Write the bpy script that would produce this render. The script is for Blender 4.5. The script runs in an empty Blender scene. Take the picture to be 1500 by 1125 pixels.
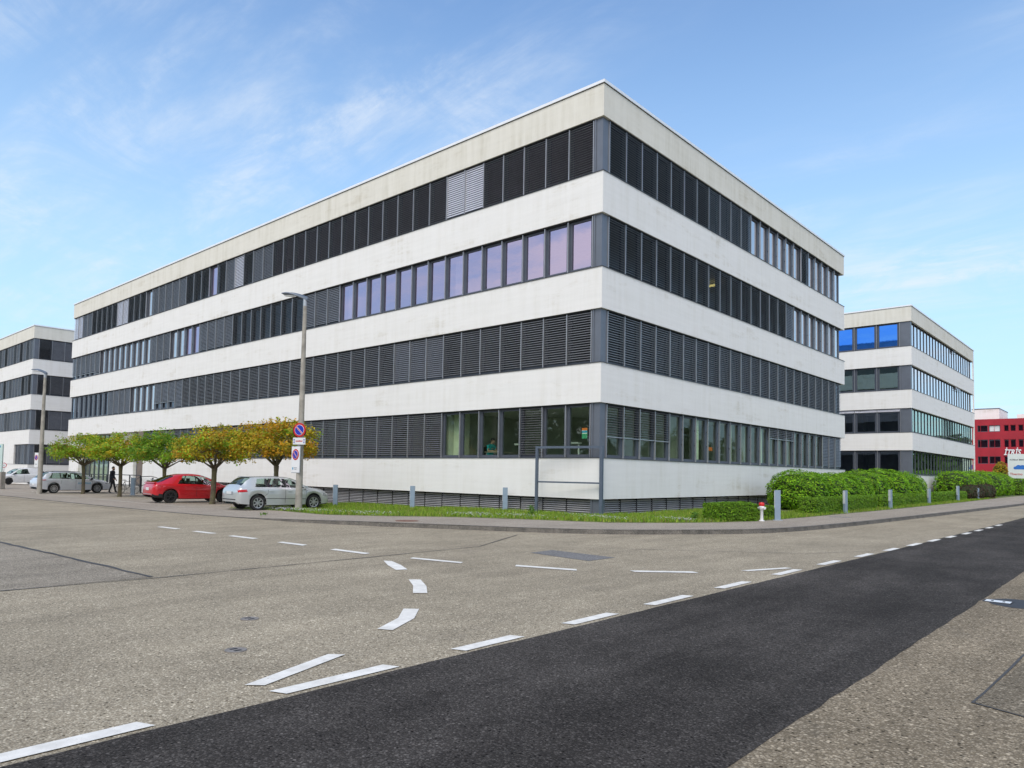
import bpy, bmesh, math, random
from mathutils import Vector, Matrix, Euler
random.seed(7)
R = math.radians
scn = bpy.context.scene
COL = scn.collection

# ------------------------------------------------------------------ helpers
class MB:
    """collects geometry for ONE mesh object"""
    def __init__(s):
        s.v = []; s.f = []; s.m = []; s.c = None
    def quad(s, a, b, c, d, m=0):
        n = len(s.v); s.v += [tuple(a), tuple(b), tuple(c), tuple(d)]
        s.f.append((n, n+1, n+2, n+3)); s.m.append(m)
    def tri(s, a, b, c, m=0):
        n = len(s.v); s.v += [tuple(a), tuple(b), tuple(c)]
        s.f.append((n, n+1, n+2)); s.m.append(m)
    def poly(s, pts, m=0):
        n = len(s.v); s.v += [tuple(p) for p in pts]
        s.f.append(tuple(range(n, n+len(pts)))); s.m.append(m)
    def hexa(s, p, m=0):
        n = len(s.v); s.v += [tuple(q) for q in p]
        for f in ((0,3,2,1),(4,5,6,7),(0,1,5,4),(1,2,6,5),(2,3,7,6),(3,0,4,7)):
            s.f.append(tuple(n+i for i in f)); s.m.append(m)
    def box(s, x0, x1, y0, y1, z0, z1, m=0):
        if x0 > x1: x0, x1 = x1, x0
        if y0 > y1: y0, y1 = y1, y0
        if z0 > z1: z0, z1 = z1, z0
        s.hexa([(x0,y0,z0),(x1,y0,z0),(x1,y1,z0),(x0,y1,z0),(x0,y0,z1),(x1,y0,z1),(x1,y1,z1),(x0,y1,z1)], m)
    def tube(s, pts, rad, n=10, m=0, caps=True):
        pts = [Vector(p) for p in pts]
        if not hasattr(rad, '__len__'): rad = [rad]*len(pts)
        base = len(s.v); up = Vector((0,0,1)); prev = None
        for i, p in enumerate(pts):
            d = (pts[min(i+1, len(pts)-1)] - pts[max(i-1, 0)])
            if d.length < 1e-9: d = Vector((0,0,1))
            d.normalize()
            if prev is None:
                a = d.cross(up)
                if a.length < 1e-3: a = d.cross(Vector((1,0,0)))
            else:
                a = prev - d*prev.dot(d)
            a.normalize(); prev = a; b = d.cross(a)
            for k in range(n):
                t = 2*math.pi*k/n
                s.v.append(tuple(p + (a*math.cos(t) + b*math.sin(t))*rad[i]))
        for i in range(len(pts)-1):
            for k in range(n):
                k2 = (k+1) % n
                s.f.append((base+i*n+k, base+i*n+k2, base+(i+1)*n+k2, base+(i+1)*n+k)); s.m.append(m)
        if caps:
            s.f.append(tuple(base+k for k in range(n))[::-1]); s.m.append(m)
            s.f.append(tuple(base+(len(pts)-1)*n+k for k in range(n))); s.m.append(m)
    def lathe(s, prof, n=24, m=0, T=None):
        """prof list of (r,z) turned round z; T a matrix"""
        base = len(s.v)
        for r, z in prof:
            for k in range(n):
                t = 2*math.pi*k/n
                p = Vector((r*math.cos(t), r*math.sin(t), z))
                s.v.append(tuple(T @ p if T else p))
        for i in range(len(prof)-1):
            for k in range(n):
                k2 = (k+1) % n
                s.f.append((base+i*n+k, base+i*n+k2, base+(i+1)*n+k2, base+(i+1)*n+k)); s.m.append(m)
    def disc(s, c, r, ax, ay, n=24, m=0):
        c = Vector(c); ax = Vector(ax); ay = Vector(ay)
        s.poly([c + ax*(r*math.cos(2*math.pi*k/n)) + ay*(r*math.sin(2*math.pi*k/n)) for k in range(n)], m)
    def build(s, name, mats, parent=None, smooth=False, sharp=None):
        me = bpy.data.meshes.new(name)
        me.from_pydata(s.v, [], s.f)
        if not isinstance(mats, (list, tuple)): mats = [mats]
        for mt in mats: me.materials.append(mt)
        if len(mats) > 1: me.polygons.foreach_set('material_index', s.m)
        if smooth:
            me.polygons.foreach_set('use_smooth', [True]*len(me.polygons))
            if sharp: me.set_sharp_from_angle(angle=R(sharp))
        if s.c:
            at = me.color_attributes.new('tint', 'FLOAT_COLOR', 'POINT')
            flat = []
            for c in s.c: flat += [c[0], c[1], c[2], 1.0]
            at.data.foreach_set('color', flat)
        me.update()
        o = bpy.data.objects.new(name, me); COL.objects.link(o)
        if parent: o.parent = parent
        return o

def empty(name, loc=(0,0,0), rz=0.0):
    o = bpy.data.objects.new(name, None); COL.objects.link(o)
    o.location = loc; o.rotation_euler = (0,0,rz); o.empty_display_size = .3
    return o
def tag(o, label, cat, group=None, kind=None):
    o['label'] = label; o['category'] = cat
    if group: o['group'] = group
    if kind: o['kind'] = kind
    return o
def thing(name, label, cat, loc=(0,0,0), rz=0.0, group=None):
    return tag(empty(name, loc, rz), label, cat, group)
def structure(o, label, cat):
    o['kind'] = 'structure'; o['label'] = label; o['category'] = cat
    return o
def copy_tree(o, parent=None):
    c = o.copy(); COL.objects.link(c)
    if parent: c.parent = parent
    for ch in list(o.children): copy_tree(ch, c)
    return c
def text_mesh(name, body, size, mat, extrude=.01, shear=0.0, bold=0.0, parent=None, align='LEFT'):
    cu = bpy.data.curves.new(name, 'FONT'); cu.body = body; cu.size = size; cu.extrude = extrude
    cu.shear = shear; cu.offset = bold; cu.align_x = align; cu.resolution_u = 3
    t = bpy.data.objects.new(name+'_curve', cu); COL.objects.link(t)
    dg = bpy.context.evaluated_depsgraph_get(); dg.update()
    me = bpy.data.meshes.new_from_object(t.evaluated_get(dg))
    bpy.data.objects.remove(t); bpy.data.curves.remove(cu)
    me.name = name; me.materials.clear(); me.materials.append(mat)
    o = bpy.data.objects.new(name, me); COL.objects.link(o)
    if parent: o.parent = parent
    return o

SL = 0.005
def zg(x): return SL*min(0.0, x)                 # the side street falls gently westwards
def lerp(a, b, t): return a+(b-a)*t
def smooth01(t):
    t = max(0., min(1., t)); return t*t*(3-2*t)
def zp(x, y):                                     # pavement level: flush in the west, a raised kerb at the corner
    if y > -3: return zg(x) + lerp(.012, .12, smooth01((x+12)/9))
    return zg(x) + lerp(.012, .12, smooth01((x+9)/7))
def catmull(P, n):
    out = []
    Q = [P[0]] + list(P) + [P[-1]]
    for i in range(1, len(Q)-2):
        p0, p1, p2, p3 = [Vector(q) for q in Q[i-1:i+3]]
        for k in range(n):
            t = k/n
            out.append(.5*((2*p1) + (-p0+p2)*t + (2*p0-5*p1+4*p2-p3)*t*t + (-p0+3*p1-3*p2+p3)*t**3))
    out.append(Vector(P[-1])); return out
def interp(tab, x):
    """smooth (monotone cubic-ish) interpolation of rows (x, a, b, ...)"""
    if x <= tab[0][0]: return tab[0][1:]
    if x >= tab[-1][0]: return tab[-1][1:]
    for i in range(len(tab)-1):
        if tab[i][0] <= x <= tab[i+1][0]: break
    h = tab[i+1][0]-tab[i][0]; t = (x-tab[i][0])/h; out = []
    for k in range(1, len(tab[0])):
        def sl(a, b): return (tab[b][k]-tab[a][k])/(tab[b][0]-tab[a][0])
        d = sl(i, i+1)
        m0 = d if i == 0 else sl(i-1, i)
        m1 = d if i+2 >= len(tab) else sl(i+1, i+2)
        m0 = 0 if m0*d <= 0 else 2*m0*d/(m0+d)
        m1 = 0 if m1*d <= 0 else 2*m1*d/(m1+d)
        if i == 0: m0 = d
        if i+2 >= len(tab): m1 = d
        t2, t3 = t*t, t*t*t
        out.append(tab[i][k]*(2*t3-3*t2+1)+h*m0*(t3-2*t2+t)+tab[i+1][k]*(-2*t3+3*t2)+h*m1*(t3-t2))
    return out

# ------------------------------------------------------------------ materials
class NT:
    def __init__(s, name):
        s.mat = bpy.data.materials.new(name); s.mat.use_nodes = True
        s.t = s.mat.node_tree; s.n = s.t.nodes; s.l = s.t.links
        s.b = s.n['Principled BSDF']; s.out = s.n['Material Output']
    def node(s, typ, **kw):
        x = s.n.new(typ)
        for k, v in kw.items(): setattr(x, k, v)
        return x
    def link(s, a, b): s.l.new(a, b)
    def coord(s, kind='Object', scale=(1,1,1)):
        tc = s.node('ShaderNodeTexCoord'); mp = s.node('ShaderNodeMapping')
        mp.inputs['Scale'].default_value = scale
        s.link(tc.outputs[kind], mp.inputs['Vector']); return mp.outputs['Vector']
    def noise(s, vec, scale, detail=4, rough=.55):
        x = s.node('ShaderNodeTexNoise'); x.inputs['Scale'].default_value = scale
        x.inputs['Detail'].default_value = detail; x.inputs['Roughness'].default_value = rough
        s.link(vec, x.inputs['Vector']); return x.outputs['Fac']
    def ramp(s, fac, stops):
        x = s.node('ShaderNodeValToRGB'); e = x.color_ramp.elements
        e[0].position, e[0].color = stops[0][0], tuple(stops[0][1])+(1,)
        e[1].position, e[1].color = stops[-1][0], tuple(stops[-1][1])+(1,)
        for p, c in stops[1:-1]:
            k = e.new(p); k.color = tuple(c)+(1,)
        s.link(fac, x.inputs['Fac']); return x.outputs['Color']
    def mix(s, fac, a, b, mode='MIX'):
        x = s.node('ShaderNodeMix', data_type='RGBA', blend_type=mode)
        for i, val in ((0, fac), (6, a), (7, b)):
            if hasattr(val, 'is_output'): s.link(val, x.inputs[i])
            elif i == 0: x.inputs[0].default_value = val
            else: x.inputs[i].default_value = tuple(val)+(1,)
        return x.outputs[2]
    def math(s, op, a, b=None, clamp=False):
        x = s.node('ShaderNodeMath', operation=op, use_clamp=clamp)
        for i, val in ((0, a), (1, b)):
            if val is None: continue
            if hasattr(val, 'is_output'): s.link(val, x.inputs[i])
            else: x.inputs[i].default_value = val
        return x.outputs[0]
    def bump(s, h, strength=.3, dist=.01):
        x = s.node('ShaderNodeBump'); x.inputs['Strength'].default_value = strength
        x.inputs['Distance'].default_value = dist
        s.link(h, x.inputs['Height']); s.link(x.outputs['Normal'], s.b.inputs['Normal'])
    def base(s, c):
        if hasattr(c, 'is_output'): s.link(c, s.b.inputs['Base Color'])
        else: s.b.inputs['Base Color'].default_value = tuple(c)+(1,)
    def set(s, **kw):
        for k, v in kw.items(): s.b.inputs[k.replace('_', ' ')].default_value = v
        return s

def plain(name, col, rough=.6, metal=0.0, var=.12, scale=6, coat=0.0, spec=.5):
    t = NT(name); v = t.coord()
    n = t.noise(v, scale, 5)
    lo = tuple(c*(1-var) for c in col); hi = tuple(min(1, c*(1+var)) for c in col)
    t.base(t.ramp(n, [(.3, lo), (.7, hi)]))
    t.set(Roughness=rough, Metallic=metal, Coat_Weight=coat)
    t.b.inputs['Specular IOR Level'].default_value = spec
    return t.mat

def asphalt(name, dark, mid, light, cell, patch=.25, stain=None, rough=.9, bumpd=.006, tint2=None):
    t = NT(name); v = t.coord()
    vo = t.node('ShaderNodeTexVoronoi'); vo.inputs['Scale'].default_value = cell
    t.link(v, vo.inputs['Vector'])
    sep = t.node('ShaderNodeSeparateColor'); t.link(vo.outputs['Color'], sep.inputs[0])
    stone = t.ramp(sep.outputs[0], [(0, dark), (.22, tuple(lerp(a, b, .6) for a, b in zip(dark, mid))), (.55, mid), (.9, light), (1, tuple(min(1, c*1.25) for c in light))])
    # binder between stones
    gap = t.ramp(vo.outputs['Distance'], [(.35, (0,0,0)), (.75, (1,1,1))])
    c = t.mix(t.math('MULTIPLY', gap, .55), stone, tuple(c*.75 for c in dark))
    fine = t.noise(v, cell*2.7, 3, .7)
    c = t.mix(.35, c, t.ramp(fine, [(.3, dark), (.7, light)]))
    vs2 = t.node('ShaderNodeTexVoronoi'); vs2.inputs['Scale'].default_value = cell*.42; t.link(v, vs2.inputs['Vector'])
    sp2 = t.node('ShaderNodeSeparateColor'); t.link(vs2.outputs['Color'], sp2.inputs[0])
    inside = t.ramp(vs2.outputs['Distance'], [(.22, (1,1,1)), (.38, (0,0,0))])
    c = t.mix(t.math('MULTIPLY', t.ramp(sp2.outputs[0], [(.86, (0,0,0)), (.90, (1,1,1))]), inside), c, tuple(min(1, q*1.25) for q in light))
    c = t.mix(t.math('MULTIPLY', t.ramp(sp2.outputs[1], [(.80, (0,0,0)), (.84, (1,1,1))]), inside), c, tuple(q*.55 for q in dark))
    big = t.noise(v, .35, 5, .6)
    c = t.mix(1.0, c, t.ramp(big, [(.3, (1-patch,)*3), (.7, (1+patch*.35,)*3)]), 'MULTIPLY')
    big2 = t.noise(t.coord('Object', (1, .12, 1)), 1.6, 4, .6)
    c = t.mix(1.0, c, t.ramp(big2, [(.35, (1-patch*.6,)*3), (.65, (1.05,)*3)]), 'MULTIPLY')
    pat = t.noise(t.coord('Object', (1, .5, 1)), 2.6, 6, .7)
    c = t.mix(1.0, c, t.ramp(pat, [(.3, (1-patch*.55,)*3), (.7, (1+patch*.3,)*3)]), 'MULTIPLY')
    if stain:
        st = t.noise(v, .9, 6, .65)
        c = t.mix(t.math('MULTIPLY', t.ramp(st, [(.6, (0,0,0)), (.72, (1,1,1))]), .45), c, stain)
    t.base(c)
    h = t.math('SUBTRACT', t.math('MULTIPLY', sep.outputs[1], .5), vo.outputs['Distance'])
    t.bump(h, .7, bumpd)
    t.set(Roughness=rough); t.b.inputs['Specular IOR Level'].default_value = .12
    return t.mat

M = {}
M['street'] = asphalt('street_asphalt', (.155,.126,.084), (.395,.333,.238), (.66,.58,.44), 74, .2, (.22,.19,.15))
M['road'] = asphalt('fresh_asphalt', (.022,.0192,.0168), (.060,.053,.047), (.175,.158,.142), 78, .42, None, .95)
M['patch'] = asphalt('patch_asphalt', (.10,.096,.09), (.21,.205,.20), (.34,.335,.33), 70, .15)
M['worn'] = asphalt('worn_asphalt', (.13,.108,.08), (.35,.30,.23), (.58,.52,.42), 74, .22, (.17,.155,.135))
M['pavement'] = asphalt('pavement_asphalt', (.20,.165,.13), (.40,.345,.28), (.56,.50,.42), 80, .12, (.32,.28,.235))
M['footway'] = asphalt('coarse_asphalt', (.085,.066,.042), (.285,.227,.150), (.56,.47,.34), 62, .28, (.15,.13,.10))
M['worn_brown'] = asphalt('worn_brown_asphalt', (.07,.056,.038), (.215,.175,.122), (.42,.36,.265), 66, .25, (.12,.10,.075))
M['seam'] = plain('bitumen_seam', (.06,.058,.056), .75, 0, .3, 9)

def m_paint():
    t = NT('road_paint'); v = t.coord()
    n = t.noise(v, 70, 4, .7); n2 = t.noise(v, 6, 5, .6)
    c = t.ramp(n2, [(.3, (.62,.595,.54)), (.65, (.82,.795,.73))])
    c = t.mix(t.ramp(t.math('ADD', n, t.math('MULTIPLY', t.noise(v, 9, 5, .7), .35)), [(.80, (0,0,0)), (.88, (1,1,1))]), c, (.40,.37,.31))
    t.base(c); t.bump(n, .3, .003); t.set(Roughness=.75); return t.mat
M['paint'] = m_paint()
M['faded'] = plain('faded_bay_paint', (.50,.46,.38), .85, 0, .25, 5)
M['tar'] = plain('tar', (.035,.035,.037), .7, 0, .3, 20)

def m_kerb():
    t = NT('granite'); v = t.coord()
    n = t.noise(v, 45, 5, .75); n2 = t.noise(v, 2.2, 4)
    c = t.ramp(n, [(.3, (.05,.046,.042)), (.5, (.15,.14,.125)), (.7, (.33,.31,.28))])
    c = t.mix(1, c, t.ramp(n2, [(.3, (.6,.6,.6)), (.7, (1.15,1.12,1.08))]), 'MULTIPLY')
    t.base(c); t.bump(n, .5, .01); t.set(Roughness=.85); return t.mat
M['kerb'] = m_kerb()

def m_stucco(name, col, dirt, amount):
    """render with rain streaks that run down from the sill"""
    t = NT(name); v = t.coord()
    st = t.noise(t.coord('Object', (2.6, 2.6, .22)), 1.0, 7, .66)
    bl = t.noise(t.coord('Object', (.5, .5, .9)), 1.0, 5, .6)
    fine = t.noise(v, 60, 3, .6); tr = t.noise(t.coord('Object', (.25,.25,4.0)), 1.5, 4, .5)
    f = t.math('MULTIPLY', t.ramp(st, [(.42, (0,0,0)), (.70, (1,1,1))]), t.ramp(bl, [(.35, (.15,)*3), (.7, (1,)*3)]))
    c = t.mix(t.math('MULTIPLY', f, amount), col, dirt)
    spot = t.math('MULTIPLY', t.ramp(t.noise(t.coord('Object', (.16,.16,.7)), 1.7, 6, .7), [(.56, (0,0,0)), (.70, (1,1,1))]), t.ramp(st, [(.35, (0,0,0)), (.6, (1,1,1))]))
    c = t.mix(t.math('MULTIPLY', spot, .5*amount+.35), c, (.50,.45,.34))
    c = t.mix(.06, c, t.ramp(fine, [(.3, (.4,.4,.4)), (.7, (1,1,1))]), 'MULTIPLY')
    c = t.mix(.5, c, t.ramp(tr, [(.35, (.95,.95,.95)), (.65, (1.02,1.02,1.02))]), 'MULTIPLY')
    t.base(c); t.bump(fine, .15, .004); t.set(Roughness=.9)
    t.b.inputs['Specular IOR Level'].default_value = .2
    return t.mat
M['stucco'] = m_stucco('white_render', (.845,.835,.81), (.60,.57,.48), .34)
M['stucco_top'] = m_stucco('weathered_render', (.765,.74,.665), (.53,.50,.40), .7)
M['wall_in'] = plain('interior_wall', (.44,.46,.42), .9, 0, .3, .8)
M['ceil_in'] = plain('interior_ceiling', (.55,.55,.52), .9)
M['coping'] = plain('coping_metal', (.85,.86,.88), .4, .15, .04)
M['frame'] = plain('window_frame', (.085,.097,.122), .42, .25, .1, 3)
M['column'] = plain('cladding', (.15,.168,.20), .42, .3, .08, 2)
M['rail'] = plain('guide_rail_and_slat_glint', (.38,.39,.41), .35, .6, .06)
M['gasket'] = plain('black_gasket', (.012,.012,.014), .7)
M['louvre'] = plain('louvre_metal', (.42,.42,.43), .5, .2, .12, 2)
M['blind_dark'] = plain('blind_slat', (.14,.14,.15), .42, .45, .15, 2)
M['blind_mid'] = plain('blind_slat_grey', (.175,.18,.195), .42, .45, .12, 2)
M['blind_light'] = plain('blind_slat_skylit', (.80,.79,.84), .4, .4, .06, 2)  # paler slats: sky light off closed blinds put into the colour
M['band_line'] = plain('sill_metal', (.06,.065,.075), .45, .4, .1)

def m_glass(name, tint, gloss, base, gain=1.0, wav=0.0):
    t = NT(name); t.n.remove(t.b)
    tr = t.node('ShaderNodeBsdfTransparent'); tr.inputs[0].default_value = tuple(tint)+(1,)
    gl = t.node('ShaderNodeBsdfGlossy'); gl.inputs['Color'].default_value = tuple(gloss)+(1,)
    gl.inputs['Roughness'].default_value = .015
    v = t.coord(); n = t.noise(v, 1.1, 2)
    bp = t.node('ShaderNodeBump'); bp.inputs['Strength'].default_value = .25; bp.inputs['Distance'].default_value = .006+wav
    t.link(n, bp.inputs['Height']); t.link(bp.outputs['Normal'], gl.inputs['Normal'])
    lw = t.node('ShaderNodeLayerWeight'); lw.inputs['Blend'].default_value = .5      # Schlick, the same from both sides of the pane
    p5 = t.math('POWER', lw.outputs['Facing'], 5.0)
    f = t.math('ADD', t.math('MULTIPLY', t.math('ADD', t.math('MULTIPLY', p5, .95), .05), gain), base, True)
    mx = t.node('ShaderNodeMixShader'); t.link(f, mx.inputs[0]); t.link(tr.outputs[0], mx.inputs[1]); t.link(gl.outputs[0], mx.inputs[2])
    t.link(mx.outputs[0], t.out.inputs['Surface']); return t.mat
M['glass_lilac'] = m_glass('coated_glass', (.42,.40,.46), (.92,.78,1.0), .42)
M['glass_pale'] = m_glass('bright_glass', (.5,.52,.52), (1.0,.96,.97), .5)
M['glass'] = m_glass('clear_glass', (.84,.95,.82), (.85,.92,.85), .03, .9)
M['glass_dark'] = m_glass('dark_glass', (.28,.31,.36), (.75,.8,.9), .08, 1.0)
M['glass_green'] = m_glass('green_glass', (.45,.55,.47), (.78,.92,.80), .40, .8)
M['glass_sky_tint'] = m_glass('sky_tinted_glass', (.10,.16,.30), (.07,.27,.85), .82, .3)  # reflected blue sky painted into the tint of the top panes
M['carglass'] = m_glass('car_glass', (.62,.74,.69), (.9,.95,.95), .03, .8)

M['concrete'] = plain('concrete', (.33,.31,.275), .9, 0, .22, 3)
M['post_concrete'] = plain('spun_concrete', (.33,.31,.27), .85, 0, .3, 2.5)
M['galv'] = plain('galvanised_steel', (.40,.43,.46), .45, .6, .12, 5)
M['bluepost'] = plain('blue_grey_steel', (.26,.34,.43), .45, .2, .08, 4)
M['bluepost_side'] = plain('pale_steel', (.62,.66,.69), .45, .2, .08, 4)
M['frame_steel'] = plain('painted_steel', (.105,.135,.18), .45, .2, .1, 4)
M['blacksteel'] = plain('black_steel', (.022,.023,.027), .45, .2, .15, 6)
M['white'] = plain('white_enamel', (.78,.79,.80), .4, 0, .03, 3)
M['plate'] = plain('plate_white', (.70,.72,.72), .4, 0, .04, 3)
M['red'] = plain('sign_red', (.52,.018,.022), .4, 0, .06, 3)
M['blue'] = plain('sign_blue', (.02,.035,.42), .4, 0, .06, 3)
M['cyan'] = plain('sign_cyan', (.03,.30,.50), .4, 0, .06, 3)
M['logo'] = plain('logo_blue', (.02,.16,.55), .4, 0, .25, 2)
M['ink'] = plain('ink', (.03,.04,.06), .5)
M['mint'] = plain('pylon_panel', (.55,.68,.64), .35, 0, .04, 2)
M['board'] = plain('board_panel', (.66,.72,.70), .35, 0, .04, 2)
M['hyd_red'] = plain('hydrant_red', (.62,.02,.02), .4, 0, .08, 4)
M['rubber'] = plain('tyre_rubber', (.018,.018,.019), .8)
M['blacktrim'] = plain('black_plastic', (.016,.016,.018), .55)
M['rim'] = plain('alloy_rim', (.52,.53,.55), .3, .75, .06)
M['steelrim'] = plain('black_wheel', (.03,.03,.033), .5, .2)
M['tail'] = plain('tail_lamp', (.55,.012,.02), .15, 0, .15, 3, .8)
M['lamp_clear'] = plain('headlamp', (.30,.32,.34), .1, .3, .2, 8, .8)
M['seatcloth'] = plain('car_seat', (.03,.03,.032), .85)

def m_car(name, col, metal, rough=.32):
    t = NT(name); v = t.coord(); n = t.noise(v, 3, 3)
    t.base(t.ramp(n, [(.3, tuple(c*.94 for c in col)), (.7, tuple(c*1.04 for c in col))]))
    t.set(Metallic=metal, Roughness=rough, Coat_Weight=.9, Coat_Roughness=.04); return t.mat
M['car_silver'] = m_car('silver_paint', (.56,.59,.59), .4)
M['car_grey'] = m_car('bluish_silver_paint', (.62,.65,.71), .12)
M['car_red'] = m_car('red_paint', (.56,.008,.018), .1, .35)
M['car_white'] = m_car('white_paint', (.78,.79,.80), 0)

def m_leaf(name, rough=.55, trans=.35):
    t = NT(name); a = t.node('ShaderNodeAttribute'); a.attribute_name = 'tint'
    t.base(a.outputs['Color']); t.set(Roughness=rough)
    t.b.inputs['Specular IOR Level'].default_value = .3
    tl = t.node('ShaderNodeBsdfTranslucent'); t.link(a.outputs['Color'], tl.inputs['Color'])
    mx = t.node('ShaderNodeMixShader'); mx.inputs[0].default_value = trans
    t.link(t.b.outputs[0], mx.inputs[1]); t.link(tl.outputs[0], mx.inputs[2]); t.link(mx.outputs[0], t.out.inputs['Surface'])
    return t.mat
M['leaf'] = m_leaf('leaves'); M['grass'] = m_leaf('grass_blades', .6, .3)
def m_bark():
    t = NT('bark'); v = t.coord('Object', (1,1,.25)); n = t.noise(v, 26, 6, .7); n2 = t.noise(t.coord(), 2.2, 4)
    c = t.ramp(n, [(.3, (.035,.028,.02)), (.7, (.19,.155,.105))])
    c = t.mix(t.ramp(n2, [(.45, (0,0,0)), (.65, (1,1,1))]), c, (.15,.145,.07))
    t.base(c); t.bump(n, .6, .02); t.set(Roughness=.95); return t.mat
M['bark'] = m_bark()
M['soil'] = plain('soil', (.075,.062,.038), .95, 0, .35, 4)
M['core'] = plain('inner_twigs', (.035,.06,.012), .95, 0, .3, 5)
M['turf'] = plain('turf', (.13,.16,.05), .95, 0, .35, 3)
M['field'] = plain('far_ground', (.16,.17,.11), .95, 0, .3, .05)
M['redwall'] = plain('red_panel', (.36,.012,.026), .5, 0, .14, .6)
M['brown'] = plain('brown_column', (.17,.135,.11), .8, 0, .15, 2)
M['skin'] = plain('skin', (.50,.30,.21), .6, 0, .06, 6)
M['hair'] = plain('dark_hair', (.02,.015,.012), .7)
M['navy'] = plain('dark_jacket', (.018,.020,.028), .85)
M['trousers'] = plain('dark_trousers', (.022,.024,.028), .85)
M['teal'] = plain('turquoise_shirt', (.02,.36,.40), .85)
M['curtain'] = plain('curtain_cloth', (.62,.66,.56), .9, 0, .08, 3)
M['desk'] = plain('desk_top', (.35,.30,.24), .6)
M['orange'] = plain('orange_card', (.75,.17,.03), .7)
M['greencard'] = plain('green_card', (.05,.30,.17), .7)
t = NT('ceiling_lamp'); t.base((.8,.7,.3)); t.set(Emission_Color=(1,.78,.22,1), Emission_Strength=1.6); M['lit'] = t.mat
t = NT('lobby_lamp'); t.base((.8,.4,.3)); t.set(Emission_Color=(1,.5,.32,1), Emission_Strength=1.2); M['lit2'] = t.mat
# ------------------------------------------------------------------ camera
def make_camera():
    yaw, pitch, roll = -0.731025853, 0.0512815271, 0.0177827086
    f = Vector((math.sin(yaw)*math.cos(pitch), math.cos(yaw)*math.cos(pitch), math.sin(pitch)))
    r = Vector((math.cos(yaw), -math.sin(yaw), 0)); u = r.cross(f)
    r2 = r*math.cos(roll)+u*math.sin(roll); u2 = u*math.cos(roll)-r*math.sin(roll)
    cam = bpy.data.cameras.new('camera'); cam.sensor_width = 36; cam.sensor_fit = 'HORIZONTAL'
    cam.lens = 1053.4077/1500*36
    cam.shift_x = 0.0; cam.shift_y = (639.06-562.5)/1500
    cam.clip_start = .1; cam.clip_end = 6000
    o = bpy.data.objects.new('camera', cam); COL.objects.link(o)
    m = Matrix((r2, u2, -f)).transposed().to_4x4(); m.translation = Vector((15.69903, -22.51883, 1.68843))
    o.matrix_world = m; scn.camera = o
make_camera()

# ------------------------------------------------------------------ light and sky
SUN_AZ, SUN_EL = R(154), R(52)                   # azimuth clockwise from +Y
def make_light():
    li = bpy.data.lights.new('sun', 'SUN'); li.energy = 1.5; li.angle = R(34); li.color = (1, .93, .83)
    o = bpy.data.objects.new('sun', li); COL.objects.link(o)
    d = Vector((math.sin(SUN_AZ)*math.cos(SUN_EL), math.cos(SUN_AZ)*math.cos(SUN_EL), math.sin(SUN_EL)))
    o.rotation_euler = d.to_track_quat('Z', 'Y').to_euler(); o.location = d*80
make_light()

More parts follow.
